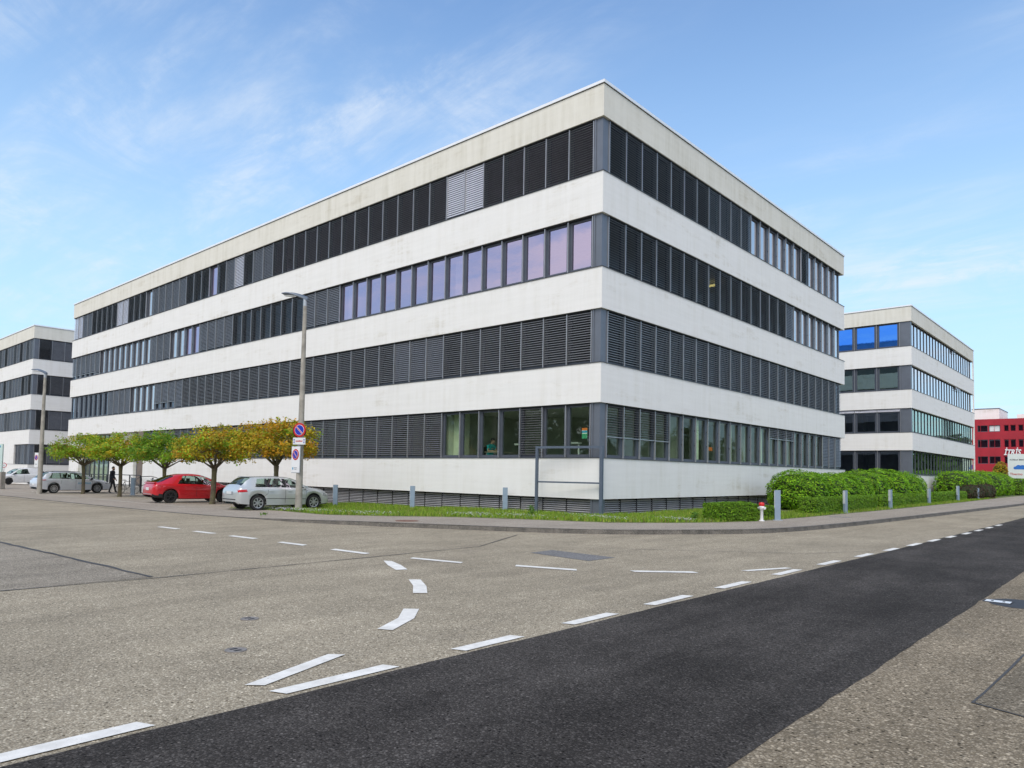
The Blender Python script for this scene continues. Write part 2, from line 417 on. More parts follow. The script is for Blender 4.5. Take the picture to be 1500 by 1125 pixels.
def make_world():
    w = bpy.data.worlds.new('World'); scn.world = w; w.use_nodes = True
    nt = w.node_tree; N = nt.nodes; Lk = nt.links
    bg = N['Background']; bg.inputs['Strength'].default_value = .13
    sky = N.new('ShaderNodeTexSky'); sky.sky_type = 'NISHITA'; sky.sun_disc = False
    sky.sun_elevation = SUN_EL; sky.sun_rotation = SUN_AZ; sky.altitude = 300
    sky.air_density = 1.0; sky.dust_density = 1.2; sky.ozone_density = 2.0
    tc = N.new('ShaderNodeTexCoord'); sep = N.new('ShaderNodeSeparateXYZ'); Lk.new(tc.outputs['Generated'], sep.inputs[0])
    def mth(op, a, b=None, clamp=False):
        x = N.new('ShaderNodeMath'); x.operation = op; x.use_clamp = clamp
        for i, v in ((0, a), (1, b)):
            if v is None: continue
            if hasattr(v, 'is_output'): Lk.new(v, x.inputs[i])
            else: x.inputs[i].default_value = v
        return x.outputs[0]
    def mix(f, a, b, mode='MIX'):
        x = N.new('ShaderNodeMix'); x.data_type = 'RGBA'; x.blend_type = mode
        for i, v in ((0, f), (6, a), (7, b)):
            if hasattr(v, 'is_output'): Lk.new(v, x.inputs[i])
            elif i == 0: x.inputs[0].default_value = v
            else: x.inputs[i].default_value = tuple(v)+(1,)
        return x.outputs[2]
    def rng(v, a, b, c=0, d=1):
        x = N.new('ShaderNodeMapRange'); x.interpolation_type = 'SMOOTHSTEP'
        Lk.new(v, x.inputs[0])
        for i, k in enumerate((a, b, c, d)): x.inputs[i+1].default_value = k
        return x.outputs[0]
    # cirrus lie on a plane high above: project the direction on it
    z = mth('MAXIMUM', sep.outputs['Z'], .0)
    zz = mth('ADD', z, .10)
    u = mth('DIVIDE', sep.outputs['X'], zz); v = mth('DIVIDE', sep.outputs['Y'], zz)
    cb = N.new('ShaderNodeCombineXYZ'); Lk.new(u, cb.inputs[0]); Lk.new(v, cb.inputs[1])
    def noise(scale, rot, sx, sy, det, rough, off=0, dist=0.0):
        m = N.new('ShaderNodeMapping'); m.inputs['Rotation'].default_value = (0,0,rot); m.inputs['Scale'].default_value = (sx, sy, 1)
        m.inputs['Location'].default_value = (off, off*.7, off)
        Lk.new(cb.outputs[0], m.inputs['Vector'])
        n = N.new('ShaderNodeTexNoise'); n.inputs['Scale'].default_value = scale; n.inputs['Detail'].default_value = det
        n.inputs['Roughness'].default_value = rough; n.inputs['Distortion'].default_value = dist
        Lk.new(m.outputs[0], n.inputs['Vector']); return n.outputs['Fac']
    streak = noise(1.25, R(CL_ROT), .42, 1.6, 7, .62, CL_OFF, .6)
    mass = noise(.55, R(CL_ROT), .7, 1.1, 4, .5, CL_OFF+3.7, .3)
    fibre = noise(4.2, R(CL_ROT+14), .5, 1.5, 7, .7, CL_OFF+1.3, .5)
    c = mth('MULTIPLY', rng(streak, .37, .66), rng(mass, .36, .58))
    c = mth('MULTIPLY', c, rng(noise(2.0, R(40), 1.0, 1.25, 7, .68, CL_OFF+5.1, .8), .36, .62, .12, 1))
    c = mth('MULTIPLY', c, rng(fibre, .22, .68, .35, 1))
    # milky veil of high cloud on the sunward half of the sky
    dx, dy = math.sin(SUN_AZ), math.cos(SUN_AZ)
    sw = mth('ADD', mth('MULTIPLY', sep.outputs['X'], dx), mth('MULTIPLY', sep.outputs['Y'], dy))
    veil = mth('MULTIPLY', rng(sw, -.15, .75), rng(noise(2.1, R(20), .6, 1.6, 6, .62, 9.1, .9), .36, .62, .20, 1))
    base = mix(1.0, sky.outputs[0], SKY_GAIN, 'MULTIPLY')
    lowf = rng(sep.outputs['Z'], -.04, .75, 1.0, 0.0)
    base = mix(mth('MULTIPLY', lowf, .85), base, SKY_LOW)
    base = mix(mth('MULTIPLY', c, .80), base, SKY_CLOUD)
    base = mix(mth('MULTIPLY', veil, .85), base, SKY_VEIL)
    Lk.new(base, bg.inputs['Color'])
CL_ROT, CL_OFF = 15, 25.5
SKY_GAIN = (.92, 1.14, 1.33)
SKY_LOW = (3.4, 4.95, 6.2)
SKY_CLOUD = (4.6, 5.0, 5.5)
SKY_VEIL = (8.2, 7.5, 6.9)
make_world()
vs = scn.view_settings
scn.display_settings.display_device = 'sRGB'
vs.view_transform = 'Standard'; vs.look = 'None'; vs.gamma = 1; vs.use_curve_mapping = False
vs.exposure = 0.5
scn.cycles.max_bounces = 6; scn.cycles.transparent_max_bounces = 16

# ------------------------------------------------------------------ ground, streets, pavement
def sheet(name, polys, mat, label, cat, dz=0.0, slope=True):
    b = MB()
    for p in polys: b.poly([(x, y, (zg(x) if slope else 0)+dz) for x, y in p])
    return structure(b.build(name, mat), label, cat)
b = MB(); b.poly([(-2500,-2500,-2.2),(2500,-2500,-2.2),(2500,2500,-2.2),(-2500,2500,-2.2)])
structure(b.build('ground', M['field']), 'far flat ground reaching to the horizon', 'ground')
street = sheet('street', [[(-260,-70),(0,-70),(0,400),(-260,400)], [(0,-70),(70,-70),(70,400),(0,400)]], M['street'],
               'wide worn grey brown asphalt street and junction with white markings', 'street')
rgd = random.Random(8); LE = []; RE = []; yy = -70.0
while yy < 60:
    LE.append((10.86+.09*smooth01((yy+20)/22)+rgd.uniform(-.012,.012), yy)); RE.append((13.80+rgd.uniform(-.014,.014), yy)); yy += rgd.uniform(.15,.5)
road = sheet('road', [RE + [(13.80,400),(11.2,400)] + LE[::-1]], M['road'],
             'strip of fresh dark asphalt running along the road past the junction', 'road', .004, False)

sheet('footway', [[(13.77,-70),(70,-70),(70,400),(13.77,400)]], M['footway'], 'coarse brown asphalt strip right of the dark road', 'footway', .002, False)
# worn patches and bitumen seams of the old asphalt
def ribbon(pts, w, mat, name, dz):
    bb = MB(); rr = random.Random(3)
    P = [Vector((x, y, 0)) for x, y in pts]; fine = []
    for i in range(len(P)-1):
        n = max(1, int((P[i+1]-P[i]).length/.35))
        for k in range(n): fine.append(P[i].lerp(P[i+1], k/n))
    fine.append(P[-1]); L = []; Rr = []
    for i, p in enumerate(fine):
        d = (fine[min(i+1, len(fine)-1)]-fine[max(i-1, 0)]).normalized(); n = Vector((-d.y, d.x, 0))
        ww = w*(.6+.8*rr.random())*.5; j = n*(rr.random()-.5)*w*.5
        L.append(p+n*ww+j); Rr.append(p-n*ww+j)
    for i in range(len(fine)-1):
        q = [L[i], Rr[i], Rr[i+1], L[i+1]]
        bb.poly([(a.x, a.y, zg(a.x)+dz) for a in q])
    return bb.build(name, mat, street)
ribbon([(4.15,-70), (4.22,-19.8), (4.35,-17.8), (4.15,-10.7), (2.6,-7.6)], .03, M['seam'], 'asphalt_seam', .008)
ribbon([(-12,-18.5), (-3.0,-18.2), (4.2,-17.9)], .07, M['seam'], 'asphalt_seam', .0085)
ribbon([(-60,-11.9), (-25.5,-11.4), (-13.2,-11.05)], .05, M['seam'], 'asphalt_seam', .008)
ribbon([(5.6,-9.2), (9.8,-6.0), (10.7,-4.0)], .02, M['seam'], 'asphalt_seam', .008)
for poly, mt, dz in (([(-14,-18.5),(0,-18.12),(4.2,-17.9),(4.2,-23),(-14,-23)], 'worn', .004),
                     ([(5.73,-10.76),(5.68,-9.96),(7.42,-10.05),(7.40,-10.96)], 'patch', .0055)):
    bb = MB()
    for i in (0,):
        bb.poly([(x, y, zg(x)+dz) for x, y in poly if x >= 0] if mt == 'patch' else [(x, y, zg(x)+dz) for x, y in poly])
    bb.build('asphalt_patch', M[mt], street)
bb = MB(); bb.poly([(14.62,-16.0,.0055),(15.6,-16.35,.0055),(17.5,-17,.0055),(18,-8,.0055),(15.05,-9.5,.0055)])
bb.build('asphalt_patch', M['worn_brown'], street)
ribbon([(15.05,-9.5), (14.70,-13.85), (14.62,-16.0), (15.6,-16.35), (17.5,-17)], .02, M['seam'], 'asphalt_seam', .008)
bb = MB(); rr = random.Random(11)
bb.poly([(14.22+.33*math.cos(a)*(1+.12*rr.random()), -10.3+.42*math.sin(a)*(1+.12*rr.random()), .005) for a in [k*.35 for k in range(18)]])
bb.build('tar_stain', M['tar'], street)

# painted dashes (each its own piece of paint on the street)
def dash(pts, name='road_marking', mat='paint'):
    bb = MB(); bb.poly([(x, y, zg(x)+.0085) for x, y in pts]); return bb.build(name, M[mat], street)
def quad_dash(a, b, w, skew=.06):
    a = Vector(a); b = Vector(b); d = (b-a).normalized(); n = Vector((-d.y, d.x))*w*.5
    rr = random.Random(int(a.x*100+a.y*37)); P = []
    for side in (1, -1):
        for k in range(9):
            t = k/8 if side == 1 else 1-k/8
            j = (rr.random()-.5)*.010
            p = a.lerp(b, t)+n*side*(1+j*4) - d*(skew*side*.5)
            P.append((p.x, p.y))
    return dash(P)
lane = [(-23.55,-22.55),(-21.38,-20.52),(-19.57,-18.49),(-17.69,-16.84),(-15.98,-15.08),(-14.24,-13.19),(-12.22,-11.23),(-10.05,-9.0),
        (-7.9,-6.88),(-5.75,-4.77),(-3.78,-2.82),(-1.85,-.75),(.15,1.2),(2.15,3.1),(4.2,5.2),(6.3,7.3),(8.4,9.4),(10.5,11.5)]
for a, c in lane:
    x0 = 10.73 + (0 if a < -9 else min(.36, (a+9)*.027)); quad_dash((x0, a), (x0, c), .15)
quad_dash((10.44,-19.6), (10.08,-18.6), .145)
def bend_dash(q): dash(q)
bend_dash([(4.86,-13.98),(5.0,-13.9),(5.55,-14.13),(6.08,-14.42),(6.02,-14.62),(5.45,-14.34)])
bend_dash([(6.98,-15.15),(7.11,-15.02),(7.66,-15.38),(8.12,-15.77),(7.99,-15.92),(7.5,-15.5)])
bend_dash([(9.48,-17.68),(9.18,-17.15),(8.79,-16.75),(8.93,-16.62),(9.32,-17.03),(9.64,-17.60)])
quad_dash((4.86,-13.3), (6.02,-13.06), .17); quad_dash((6.95,-12.6), (8.05,-12.22), .19)
quad_dash((8.8,-11.6), (9.62,-10.84), .19); quad_dash((10.13,-9.97), (10.52,-8.9), .13)
for a, c in ((-5.6,-4.5),(-3.5,-2.5),(-1.62,-.5),(.6,1.55),(2.62,3.74)): quad_dash((a,-13.8+.03*(a+5)), (c,-13.77+.03*(c+5)), .19)

# kerb line: level in the west, rising to a granite kerb round the corner
KP = [(-120,-13.2), (-60,-11.9), (-35.4,-10.95), (-25.4,-10.85), (-13.2,-10.56), (-8.0,-10.03), (-3.75,-9.3), (.89,-7.35), (3.67,-5.65), (5.64,-3.16), (6.86,-.6), (7.42,3.9), (7.75,13.1), (8.05,26), (8.4,42.4), (9.1,90), (10.2,160)]
KC = catmull(KP, 14)
def make_pavement():
    bb = MB(); prev = None
    for p in KC:
        x, y = p.x, p.y
        if y < -6.6: inner = (x, 3.0 if x > -55 else 20)
        elif y < 4.5: inner = (-.4, .4)
        else: inner = (-1.0, y)
        if y < -6.6 and x > -.4: inner = (-.4, .4)
        rows = []
        for k in range(9):
            t = k/8; xx = lerp(x, inner[0], t); yy = lerp(y, inner[1], t)
            rows.append((xx, yy, zp(xx, yy)+.004))
        if prev:
            for k in range(8): bb.quad(prev[k], rows[k], rows[k+1], prev[k+1])
        prev = rows
    o = bb.build('pavement', M['pavement'])
    bm = bmesh.new(); bm.from_mesh(o.data); bmesh.ops.remove_doubles(bm, verts=bm.verts, dist=.001)
    bmesh.ops.recalc_face_normals(bm, faces=bm.faces)
    if sum(f.normal.z for f in bm.faces) < 0: bmesh.ops.reverse_faces(bm, faces=bm.faces)
    bm.to_mesh(o.data); bm.free()
    return structure(o, 'beige asphalt pavement and parking strip round the building corner', 'pavement')
pavement = make_pavement()
def make_kerb():
    bb = MB(); rr = random.Random(5); acc = 0.0
    pts = []
    for i in range(len(KC)-1):
        a, c = KC[i], KC[i+1]; L = (c-a).length; n = max(1, round(L/1.0))
        for k in range(n): pts.append(a.lerp(c, k/n))
    for i in range(len(pts)-1):
        a, c = pts[i], pts[i+1]
        if a.x < -60 or a.y > 120: continue
        d = (c-a).normalized(); n = Vector((-d.y, d.x))
        j = (rr.random()-.5)*.014; g = .012
        a2 = a+d*.003; c2 = c-d*.003; P = []
        top = zp(a.x, a.y)+.008+rr.random()*.006; w = .15
        if top - zg(a.x) < .03: w = .10
        for q in (a2-n*(.01+j), c2-n*(.01+j), c2+n*w, a2+n*w): P.append((q.x, q.y, zg(q.x)-.05))
        for q in (a2+n*.01-n*j, c2+n*.01-n*j, c2+n*w, a2+n*w): P.append((q.x, q.y, zp(q.x, q.y)+.008+rr.random()*.004))
        bb.hexa(P)
    return structure(bb.build('kerb', M['kerb']), 'grey granite kerb stones along the pavement edge', 'kerb')
make_kerb()
for (a, c) in (((-25.2,-10.2),(-13.5,-9.2)),((-13.0,-9.1),(-12.3,-8.6))):
    pass
def bay(x0, y0, x1, y1, w=.1):
    a = Vector((x0, y0)); c = Vector((x1, y1)); d = (c-a).normalized(); n = Vector((-d.y, d.x))*w/2
    bb = MB(); bb.poly([(q.x, q.y, zp(q.x, q.y)+.009) for q in (a-n, c-n, c+n, a+n)]); bb.build('bay_line', M['faded'], pavement)
for x in (-16.4,-18.9,-23.6,-26.1,-28.6,-33.5,-36,-41): bay(x, -8.3, x+.05, -3.2)
bay(-27.5,-8.35,-16.4,-8.3); bay(-43,-8.6,-30,-8.4)

# utility covers let into the asphalt and paving
def cover(name, label, cat, x, y, z, r, mat, rim, square=False, slot=True):
    o = thing(name, label, cat, (x, y, z))
    bb = MB()
    if square: bb.box(-r, r, -r*.7, r*.7, -.02, .004)
    else: bb.lathe([(0,.004),(r,.004),(r,-.02)], 28)
    bb.build('lid', mat, o)
    bb = MB()
    if square:
        for s in (-1, 1): bb.box(-r*1.15, r*1.15, s*r*.72, s*r*.82, -.02, .006); bb.box(s*r*1.02, s*r*1.15, -r*.71, r*.71, -.02, .006)
    else: bb.lathe([(r*1.02,-.02),(r*1.02,.006),(r*1.16,.006),(r*1.16,-.02)], 28)
    bb.build('rim', rim, o)
    if slot:
        bb = MB()
        for s in (-1, 1): bb.box(s*r*.45-.015, s*r*.45+.015, -.035, .035, .0045, .0065)
        bb.build('lifting_slot', M['gasket'], o)
    return o
iron = plain('cast_iron', (.27,.245,.22), .6, .3, .25, 14)
rust = plain('rusty_iron', (.20,.10,.065), .8, .1, .25, 12)
cover('utility_cap', 'small round iron valve cap in the grey asphalt, the one farther from the V markings', 'utility cap', 8.08, -18.38, .004, .085, iron, iron)['group'] = 'valve caps in the asphalt'
cover('utility_cap', 'small round iron valve cap in the grey asphalt nearest the V shaped markings', 'utility cap', 9.30, -19.17, .004, .085, iron, iron)['group'] = 'valve caps in the asphalt'
cover('manhole_cover', 'rusty brown round manhole cover in the pavement before the lawn', 'manhole cover', -2.1, -7.6, zp(-2.1,-7.6)+.006, .32, rust, rust)
cover('drain_cover', 'pale metal drain cover set in black tar beside the dark road', 'drain cover', 14.0, -10.32, .006, .15, M['plate'], M['tar'], True)
cover('drain_cover', 'dark drain grate in the pavement near the hydrant hedge', 'drain cover', 5.95, 8.6, zp(5.95,8.6)+.006, .34, iron, iron, True)
# ------------------------------------------------------------------ office buildings with banded facades
BANDS = [(15.646,16.92),(11.834,13.462),(8.097,9.70),(4.456,5.987),(.756,2.323)]
ROWS = {4:(13.462,15.646), 3:(9.70,11.834), 2:(5.987,8.097), 1:(2.323,4.456)}
def fb(mb, face, s0, s1, d0, d1, z0, z1, m=0):
    if face == 'L': mb.box(-s0, -s1, d0, d1, z0, z1, m)
    else: mb.box(-d0, -d1, s0, s1, z0, z1, m)
def fp(face, s, d, z): return (-s, d, z) if face == 'L' else (-d, s, z)

def frame_geo(mb, face, s0, s1, z0, z1, m0=0, sw=.135, slim=False):
    fr, ra, bk = m0, m0+1, m0+2
    z1a = z1-.05
    if slim:
        fb(mb, face, s0, s1, .17, .32, z1a, z1, bk); fb(mb, face, s0, s0+.045, .17, .27, z0+.08, z1a, fr)
        fb(mb, face, s0, s1-.001, .165, .275, z0, z0+.08, fr); return
    fb(mb, face, s0, s1, .05, .32, z1a, z1, bk)                        # blind box recess
    fb(mb, face, s0, s0+sw, .17, .27, z0+.12, z1a, fr)
    fb(mb, face, s1-sw, s1-.001, .17, .27, z0+.12, z1a, fr)
    fb(mb, face, s0, s1-.001, .165, .275, z0, z0+.12, fr)
    fb(mb, face, s0+sw, s1-sw, .175, .265, z1a-.08, z1a, fr)
    fb(mb, face, s0-.018, s0+.018, .055, .12, z0, z1a, ra)              # guide rail
    for k in (.36, .68): fb(mb, face, s0+.03, s0+.065, .15, .17, lerp(z0, z1, k)-.03, lerp(z0, z1, k)+.03, bk)
def pane_geo(mb, face, s0, s1, z0, z1, m=0, sw=.135):
    a, c = s0+sw, s1-sw
    mb.quad(fp(face, a, .225, z0+.12), fp(face, c, .225, z0+.12), fp(face, c, .225, z1-.13), fp(face, a, .225, z1-.13), m)
BL = {'S':('blind_dark',33,.097), 'D':('blind_dark',20,.098), 'T':('blind_mid',40,.096), 'M':('blind_mid',58,.096), 'G':('blind_light',66,.1)}
def blind_geo(mb, face, s0, s1, z0, z1, tilt, pitch, drop=1.0, m=0, rr=random):
    a, c = s0+.022, s1-.022; w = .1
    top = z1-.07; bot = lerp(top, z0+.03, drop); n = max(2, int((top-bot)/pitch))
    tl = R(tilt+rr.uniform(-2.5, 2.5)); dx, dz = w*.5*math.cos(tl), w*.5*math.sin(tl)
    dc = .105
    for k in range(n):
        z = top-.03-k*pitch
        if z-dz < bot: break
        j = rr.uniform(-.002, .002)
        A = (dc-dx, z-dz+j); Bm = (dc-.006*math.sin(tl), z+.010*math.cos(tl)+j); C = (dc+dx, z+dz+j)
        for p, q, mm in (((A[0]-.001, A[1]+(.006 if tilt < 35 else .011)), A, m+1), (A, Bm, m), (Bm, C, m)):  # lip in brighter metal, painting the sky glint along each slat edge
            mb.quad(fp(face, a, p[0], p[1]), fp(face, c, p[0], p[1]), fp(face, c, q[0], q[1]), fp(face, a, q[0], q[1]), mm)
    if drop < 1: fb(mb, face, a, c, dc-.03, dc+.03, bot-.035, bot, m+1)

def office(root, L1, L2, dz, states, glass_of, n_single, entrance=None, first=(.52,.52), pitch=(1.205, 1.205), cols=(.5,.5), slim=False):
    """states[(face,row)] = list of codes per pane counted from the near corner"""
    rr = random.Random(17)
    # wall bands with their floor slab behind, sill strip on top
    for i, (z0, z1) in enumerate(BANDS):
        bb = MB(); t = .30
        LX = entrance if (entrance and i == 4) else L1
        bb.box(-LX, 0, 0, t, z0, z1); bb.box(-t, 0, t, L2, z0, z1)
        bb.box(-L1, -L1+t, t if not (entrance and i == 4) else 1.2, L2-t, z0, z1); bb.box(-L1, -t, L2-t, L2, z0, z1)
        o = bb.build('wall_band', M['stucco_top'] if i == 0 else M['stucco'], root)
        if i == 0: o['label'] = 'parapet band with beige rain stains'
        if i > 0:
            s = MB(); e = .028
            s.box(-LX-e, e, -e, .05, z1, z1+.022); s.box(-.05, e, .05, L2+e, z1, z1+.022)
            s.build('sill', M['band_line'], root)
    bb = MB()
    for i, (z0, z1) in enumerate(BANDS[1:]): bb.box(-L1+.31, -.31, (.31 if not (entrance and i == 3) else 1.3), L2-.31, z0+.02, z1-.45)
    bb.build('floor_slab', M['ceil_in'], root)
    bb = MB(); bb.box(-L1+.31, -.31, .31, L2-.31, 15.70, 16.4); bb.build('roof', M['ceil_in'], root)
    bb = MB(); e = .05
    for (x0, x1, y0, y1) in ((-L1-e, e, -e, .32), (-.32, e, .32, L2+e), (-L1-e, -L1+.32, .32, L2+e), (-L1+.32, -.32, L2-.32, L2+e)):
        bb.box(x0, x1, y0, y1, 16.945, 17.06)
    bb.build('roof_coping', M['coping'], root)
    bb = MB(); e = .012
    for (x0, x1, y0, y1) in ((-L1-e, e, -e, .3), (-.3, e, .3, L2+e), (-L1-e, -L1+.3, .3, L2+e)): bb.box(x0, x1, y0, y1, 16.921, 16.944)
    bb.build('coping_gap', M['gasket'], root)
    bb = MB(); d = 5.5
    for z0, z1 in list(ROWS.values()): bb.box(-L1+d, -d, d, L2-d, z0-.4, z1+.05)
    bb.box(-L1+1.5, -1.5, 1.5, L2-1.5, -.4, .7)
    for k in range(1, int(L1/9)): 
        for z0, z1 in ROWS.values(): bb.box(-9*k-.08, -9*k+.08, .5, d-.01, z0-.44, z1+.01)
    for k in range(1, int(L2/7)):
        for z0, z1 in ROWS.values(): bb.box(-d+.01, -.5, 7*k-.08, 7*k+.08, z0-.44, z1+.01)
    bb.build('interior_wall', M['wall_in'], root)
    # the two faces turned away: glazing as plain dark panels
    bb = MB()
    for z0, z1 in ROWS.values():
        bb.box(-L1+.32, -.45, L2-.29, L2-.14, z0+.001, z1-.001)
        bb.box(-L1+.14, -L1+.29, .95, L2-.3, z0+.001, z1-.001)
    bb.build('rear_glazing', M['frame'], root)
    # corner cladding and far ends
    for z0, z1 in list(ROWS.values()) + [(.0, .756)]:
        bb = MB()
        fb(bb, 'L', .10, cols[0], .10, .30, z0+.022, z1); fb(bb, 'R', .301, cols[1], .10, .30, z0+.022, z1)
        fb(bb, 'L', cols[0]-.10, cols[0]-.02, .07, .0995, z0+.022, z1)
        bb.build('corner_column', M['column'], root)
    # windows
    todo = []
    for (face, row), codes in states.items():
        p = pitch[0] if face == 'L' else pitch[1]
        for i, c in enumerate(codes):
            if c == '-': continue
            todo.append((i*p*(1 if face == 'L' else 1.25), face, row, i, c, p))
    todo.sort(key=lambda q: q[0])
    rest = MB(); rmats = [M['frame'], M['rail'], M['gasket']]; idx = {}
    def slot(name):
        if name not in idx: idx[name] = len(rmats); rmats.append(M[name])
        return idx[name]
    for k, (_, face, row, i, c, p) in enumerate(todo):
        z0, z1 = ROWS[row]; z0 += .022
        s0 = first[0 if face == 'L' else 1]+i*p; s1 = s0+p
        code, drop = c[0], 1.0
        if len(c) > 1: drop = float(c[1:])
        gl = glass_of(face, row, i, code)
        sw = (.03 if slim and face == 'R' else .135) if p < 1.5 else .2
        if k < n_single:
            fm = MB(); frame_geo(fm, face, s0, s1, z0, z1, 0, sw, slim and face == 'R'); w = fm.build('window', [M['frame'], M['rail'], M['gasket']], root)
            pm = MB(); pane_geo(pm, face, s0, s1, z0, z1, 0, sw); pm.build('pane', M[gl], w)
            if code in BL:
                mt, tl, pc = BL[code]; b2 = MB(); blind_geo(b2, face, s0, s1, z0, z1, tl, pc, drop, 0, rr)
                b2.build('blind', [M[mt], M['rail']], w)
            if code == 'C':
                b2 = MB(); curtain_geo(b2, face, s0, s1, z0, z1, rr); b2.build('curtain', M['curtain'], w)
        else:
            frame_geo(rest, face, s0, s1, z0, z1, 0, sw, slim and face == 'R'); pane_geo(rest, face, s0, s1, z0, z1, slot(gl), sw)
            if code in BL:
                mt, tl, pc = BL[code]; a = slot(mt); n0 = len(rest.m)
                blind_geo(rest, face, s0, s1, z0, z1, tl, pc, drop, a, rr)
                for q in range(n0, len(rest.m)):
                    if rest.m[q] == a+1: rest.m[q] = 1
            if code == 'C': curtain_geo(rest, face, s0, s1, z0, z1, rr, slot('curtain'))
    if rest.f:
        o = rest.build('window', rmats, root); o['kind'] = 'stuff'; o['label'] = 'remaining windows and blinds farther along the facades'
def curtain_geo(mb, face, s0, s1, z0, z1, rr, m=0):
    a = s0+.16+rr.random()*.1; c = a+(.45+rr.random()*.3)*(s1-s0-.35); n = 12
    for k in range(n):
        u0, u1 = k/n, (k+1)/n
        d0, d1 = .36+.03*math.sin(u0*19), .36+.03*math.sin(u1*19)
        mb.quad(fp(face, lerp(a,c,u0), d0, z0-.3), fp(face, lerp(a,c,u1), d1, z0-.3), fp(face, lerp(a,c,u1), d1, z1-.05), fp(face, lerp(a,c,u0), d0, z1-.05), m)

GROUP_OFFICE = 'white banded office buildings'
# --- the main building
main = thing('office_building', 'large white four storey office building with dark window bands, the nearest and biggest', 'building', (0,0,0), 0, GROUP_OFFICE)
def seq(*runs):
    out = []
    for c, n in runs: out += [c]*n
    return out
S = {}
S[('L',4)] = seq(('S',5),('G',2),('S',13),('M',2),('D',1),('G',1),('M',1),('D',1),('W',1),('D',3),('M',5),('W',1),('D',3),('G',2),('D',5),('M',2),('G',2))
S[('L',3)] = seq(('W',6),('C',1),('W',6),('C',1),('M',3),('D',7),('M',4),('W',4),('M',3),('W',9),('M.94',1),('M.84',5))
S[('L',2)] = seq(('T',7),('G',0),('M',3),('T',20),('M',1),('M.74',3),('W',4),('M',4),('W',8))
S[('L',1)] = seq(('K',2),('D',1),('K',4),('T',28),('-',15))
S[('R',4)] = seq(('D',7),('T',4),('W',6),('D',1),('W',5))
S[('R',3)] = seq(('D',9),('D',6),('M',1),('P',7))
S[('R',2)] = seq(('T',23))
S[('R',1)] = seq(('D.60',4),('K',2),('C',1),('K',1),('C',2),('K',2),('C',1),('T.26',3),('K',1),('C',3),('M',3))
def main_glass(face, row, i, code):
    if face == 'L' and row == 1: return 'glass'
    if face == 'R' and row == 1: return 'glass'
    if code in 'DTMG': return 'glass_dark'
    if face == 'R': return 'glass_pale'
    if row == 2 and i > 40: return 'glass_dark'
    return 'glass_lilac' if i < 30 else 'glass_pale'
office(main, 60.82, 28.8, 0, S, main_glass, 100, entrance=43.0)
# basement ventilation louvres under the lowest band
for face, n in (('L', 34), ('R', 23)):
    for i in range(n):
        bb = MB(); s0 = .52+i*1.205; s1 = s0+1.19
        k = 0; z = .70
        bz = zp(-s0, -1)-.05 if face == 'L' else .08
        while z > bz:
            a, c = .20, .27
            bb.quad(fp(face,s0,a,z-.052), fp(face,s1,a,z-.052), fp(face,s1,c,z-.012), fp(face,s0,c,z-.012), 0)
            bb.quad(fp(face,s0,a,z-.064), fp(face,s1,a,z-.064), fp(face,s1,a,z-.052), fp(face,s0,a,z-.052), 0)
            z -= .082
        fb(bb, face, s0-.012, s0+.012, .185, .30, bz, .74, 1)
        fb(bb, face, s0, s1, .30, .33, bz-.2, .755, 1)
        bb.build('louvre_panel', [M['louvre'], M['gasket']], main)
# entrance zone at the far end of the long face
bb = MB(); bb.box(-44.1,-43.0,0,.6,-.4,4.45); bb.build('entrance_column', M['brown'], main)
bb = MB(); bb.box(-51.4,-46.2,.5,.8,-.4,4.45); bb.box(-60.8,-58.2,.2,.8,-.4,4.45); bb.build('entrance_wall', M['stucco'], main)
bb = MB(); bb.box(-60.5,-43.5,4.2,4.4,-.4,4.45); bb.build('lobby_wall', M['wall_in'], main)
for x0, x1, n in ((-46.2,-44.1,2), (-58.2,-51.4,6)):
    for k in range(n):
        a = lerp(x0, x1, k/n); c = lerp(x0, x1, (k+1)/n); fm = MB()
        fm.box(a, a+.09, .74, .86, -.3, 4.4); fm.box(a+.09, c, .74, .86, -.3, -.1); fm.box(a+.09, c, .75, .85, 2.3, 2.4)
        w = fm.build('entrance_door', M['frame'], main)
        pm = MB(); pm.quad((a+.09,.8,-.1),(c,.8,-.1),(c,.8,4.4),(a+.09,.8,4.4)); pm.build('pane', M['glass_green' if n == 2 else 'glass'], w)
bb = MB(); bb.lathe([(0,.12),(.09,.08),(.12,0),(.09,-.08),(0,-.12)], 12, 0, Matrix.Translation((-54.6,1.6,1.45))); bb.build('lobby_lamp', M['lit2'], main)
bb = MB(); bb.box(-1.6,-1.1,11.75,11.85,11.62,11.66); bb.box(-1.6,-1.1,11.98,12.08,11.62,11.66); bb.build('ceiling_lamp', M['lit'], main)
bb = MB(); bb.box(-42.0,-36.8,-1.9,-.02,-.35,.22); bb.box(-60,-42.02,-1.6,.7,-.35,.20); bb.build('entrance_ramp', M['concrete'], main)

# --- the right hand building
right_b = thing('office_building', 'white banded office building with deep blue top windows at the right of the big one', 'building', (.19,46.14,-.19), 0, GROUP_OFFICE)
S2 = {('L',4): ['B']*6, ('L',3): ['E']*6, ('L',2): ['G.10']*6, ('L',1): ['K']*6,
      ('R',4): ['P']*14+['T.16']+['P']*8, ('R',3): ['P']*15+['G.14']*2+['W']*6, ('R',2): ['E']*8+['E']*3+['D.85']*4+['E']*8, ('R',1): ['E']*3+['C']*4+['E']*16}
def right_glass(face, row, i, code):
    if code == 'B': return 'glass_sky_tint'
    if face == 'L': return 'glass_green' if row == 3 else 'glass_dark'
    if row >= 3: return 'glass_pale'
    return 'glass_green'
office(right_b, 26, 28.4, 0, S2, right_glass, 100, first=(.95,.52), pitch=(1.86, 1.205), cols=(.93,.5), slim=True)
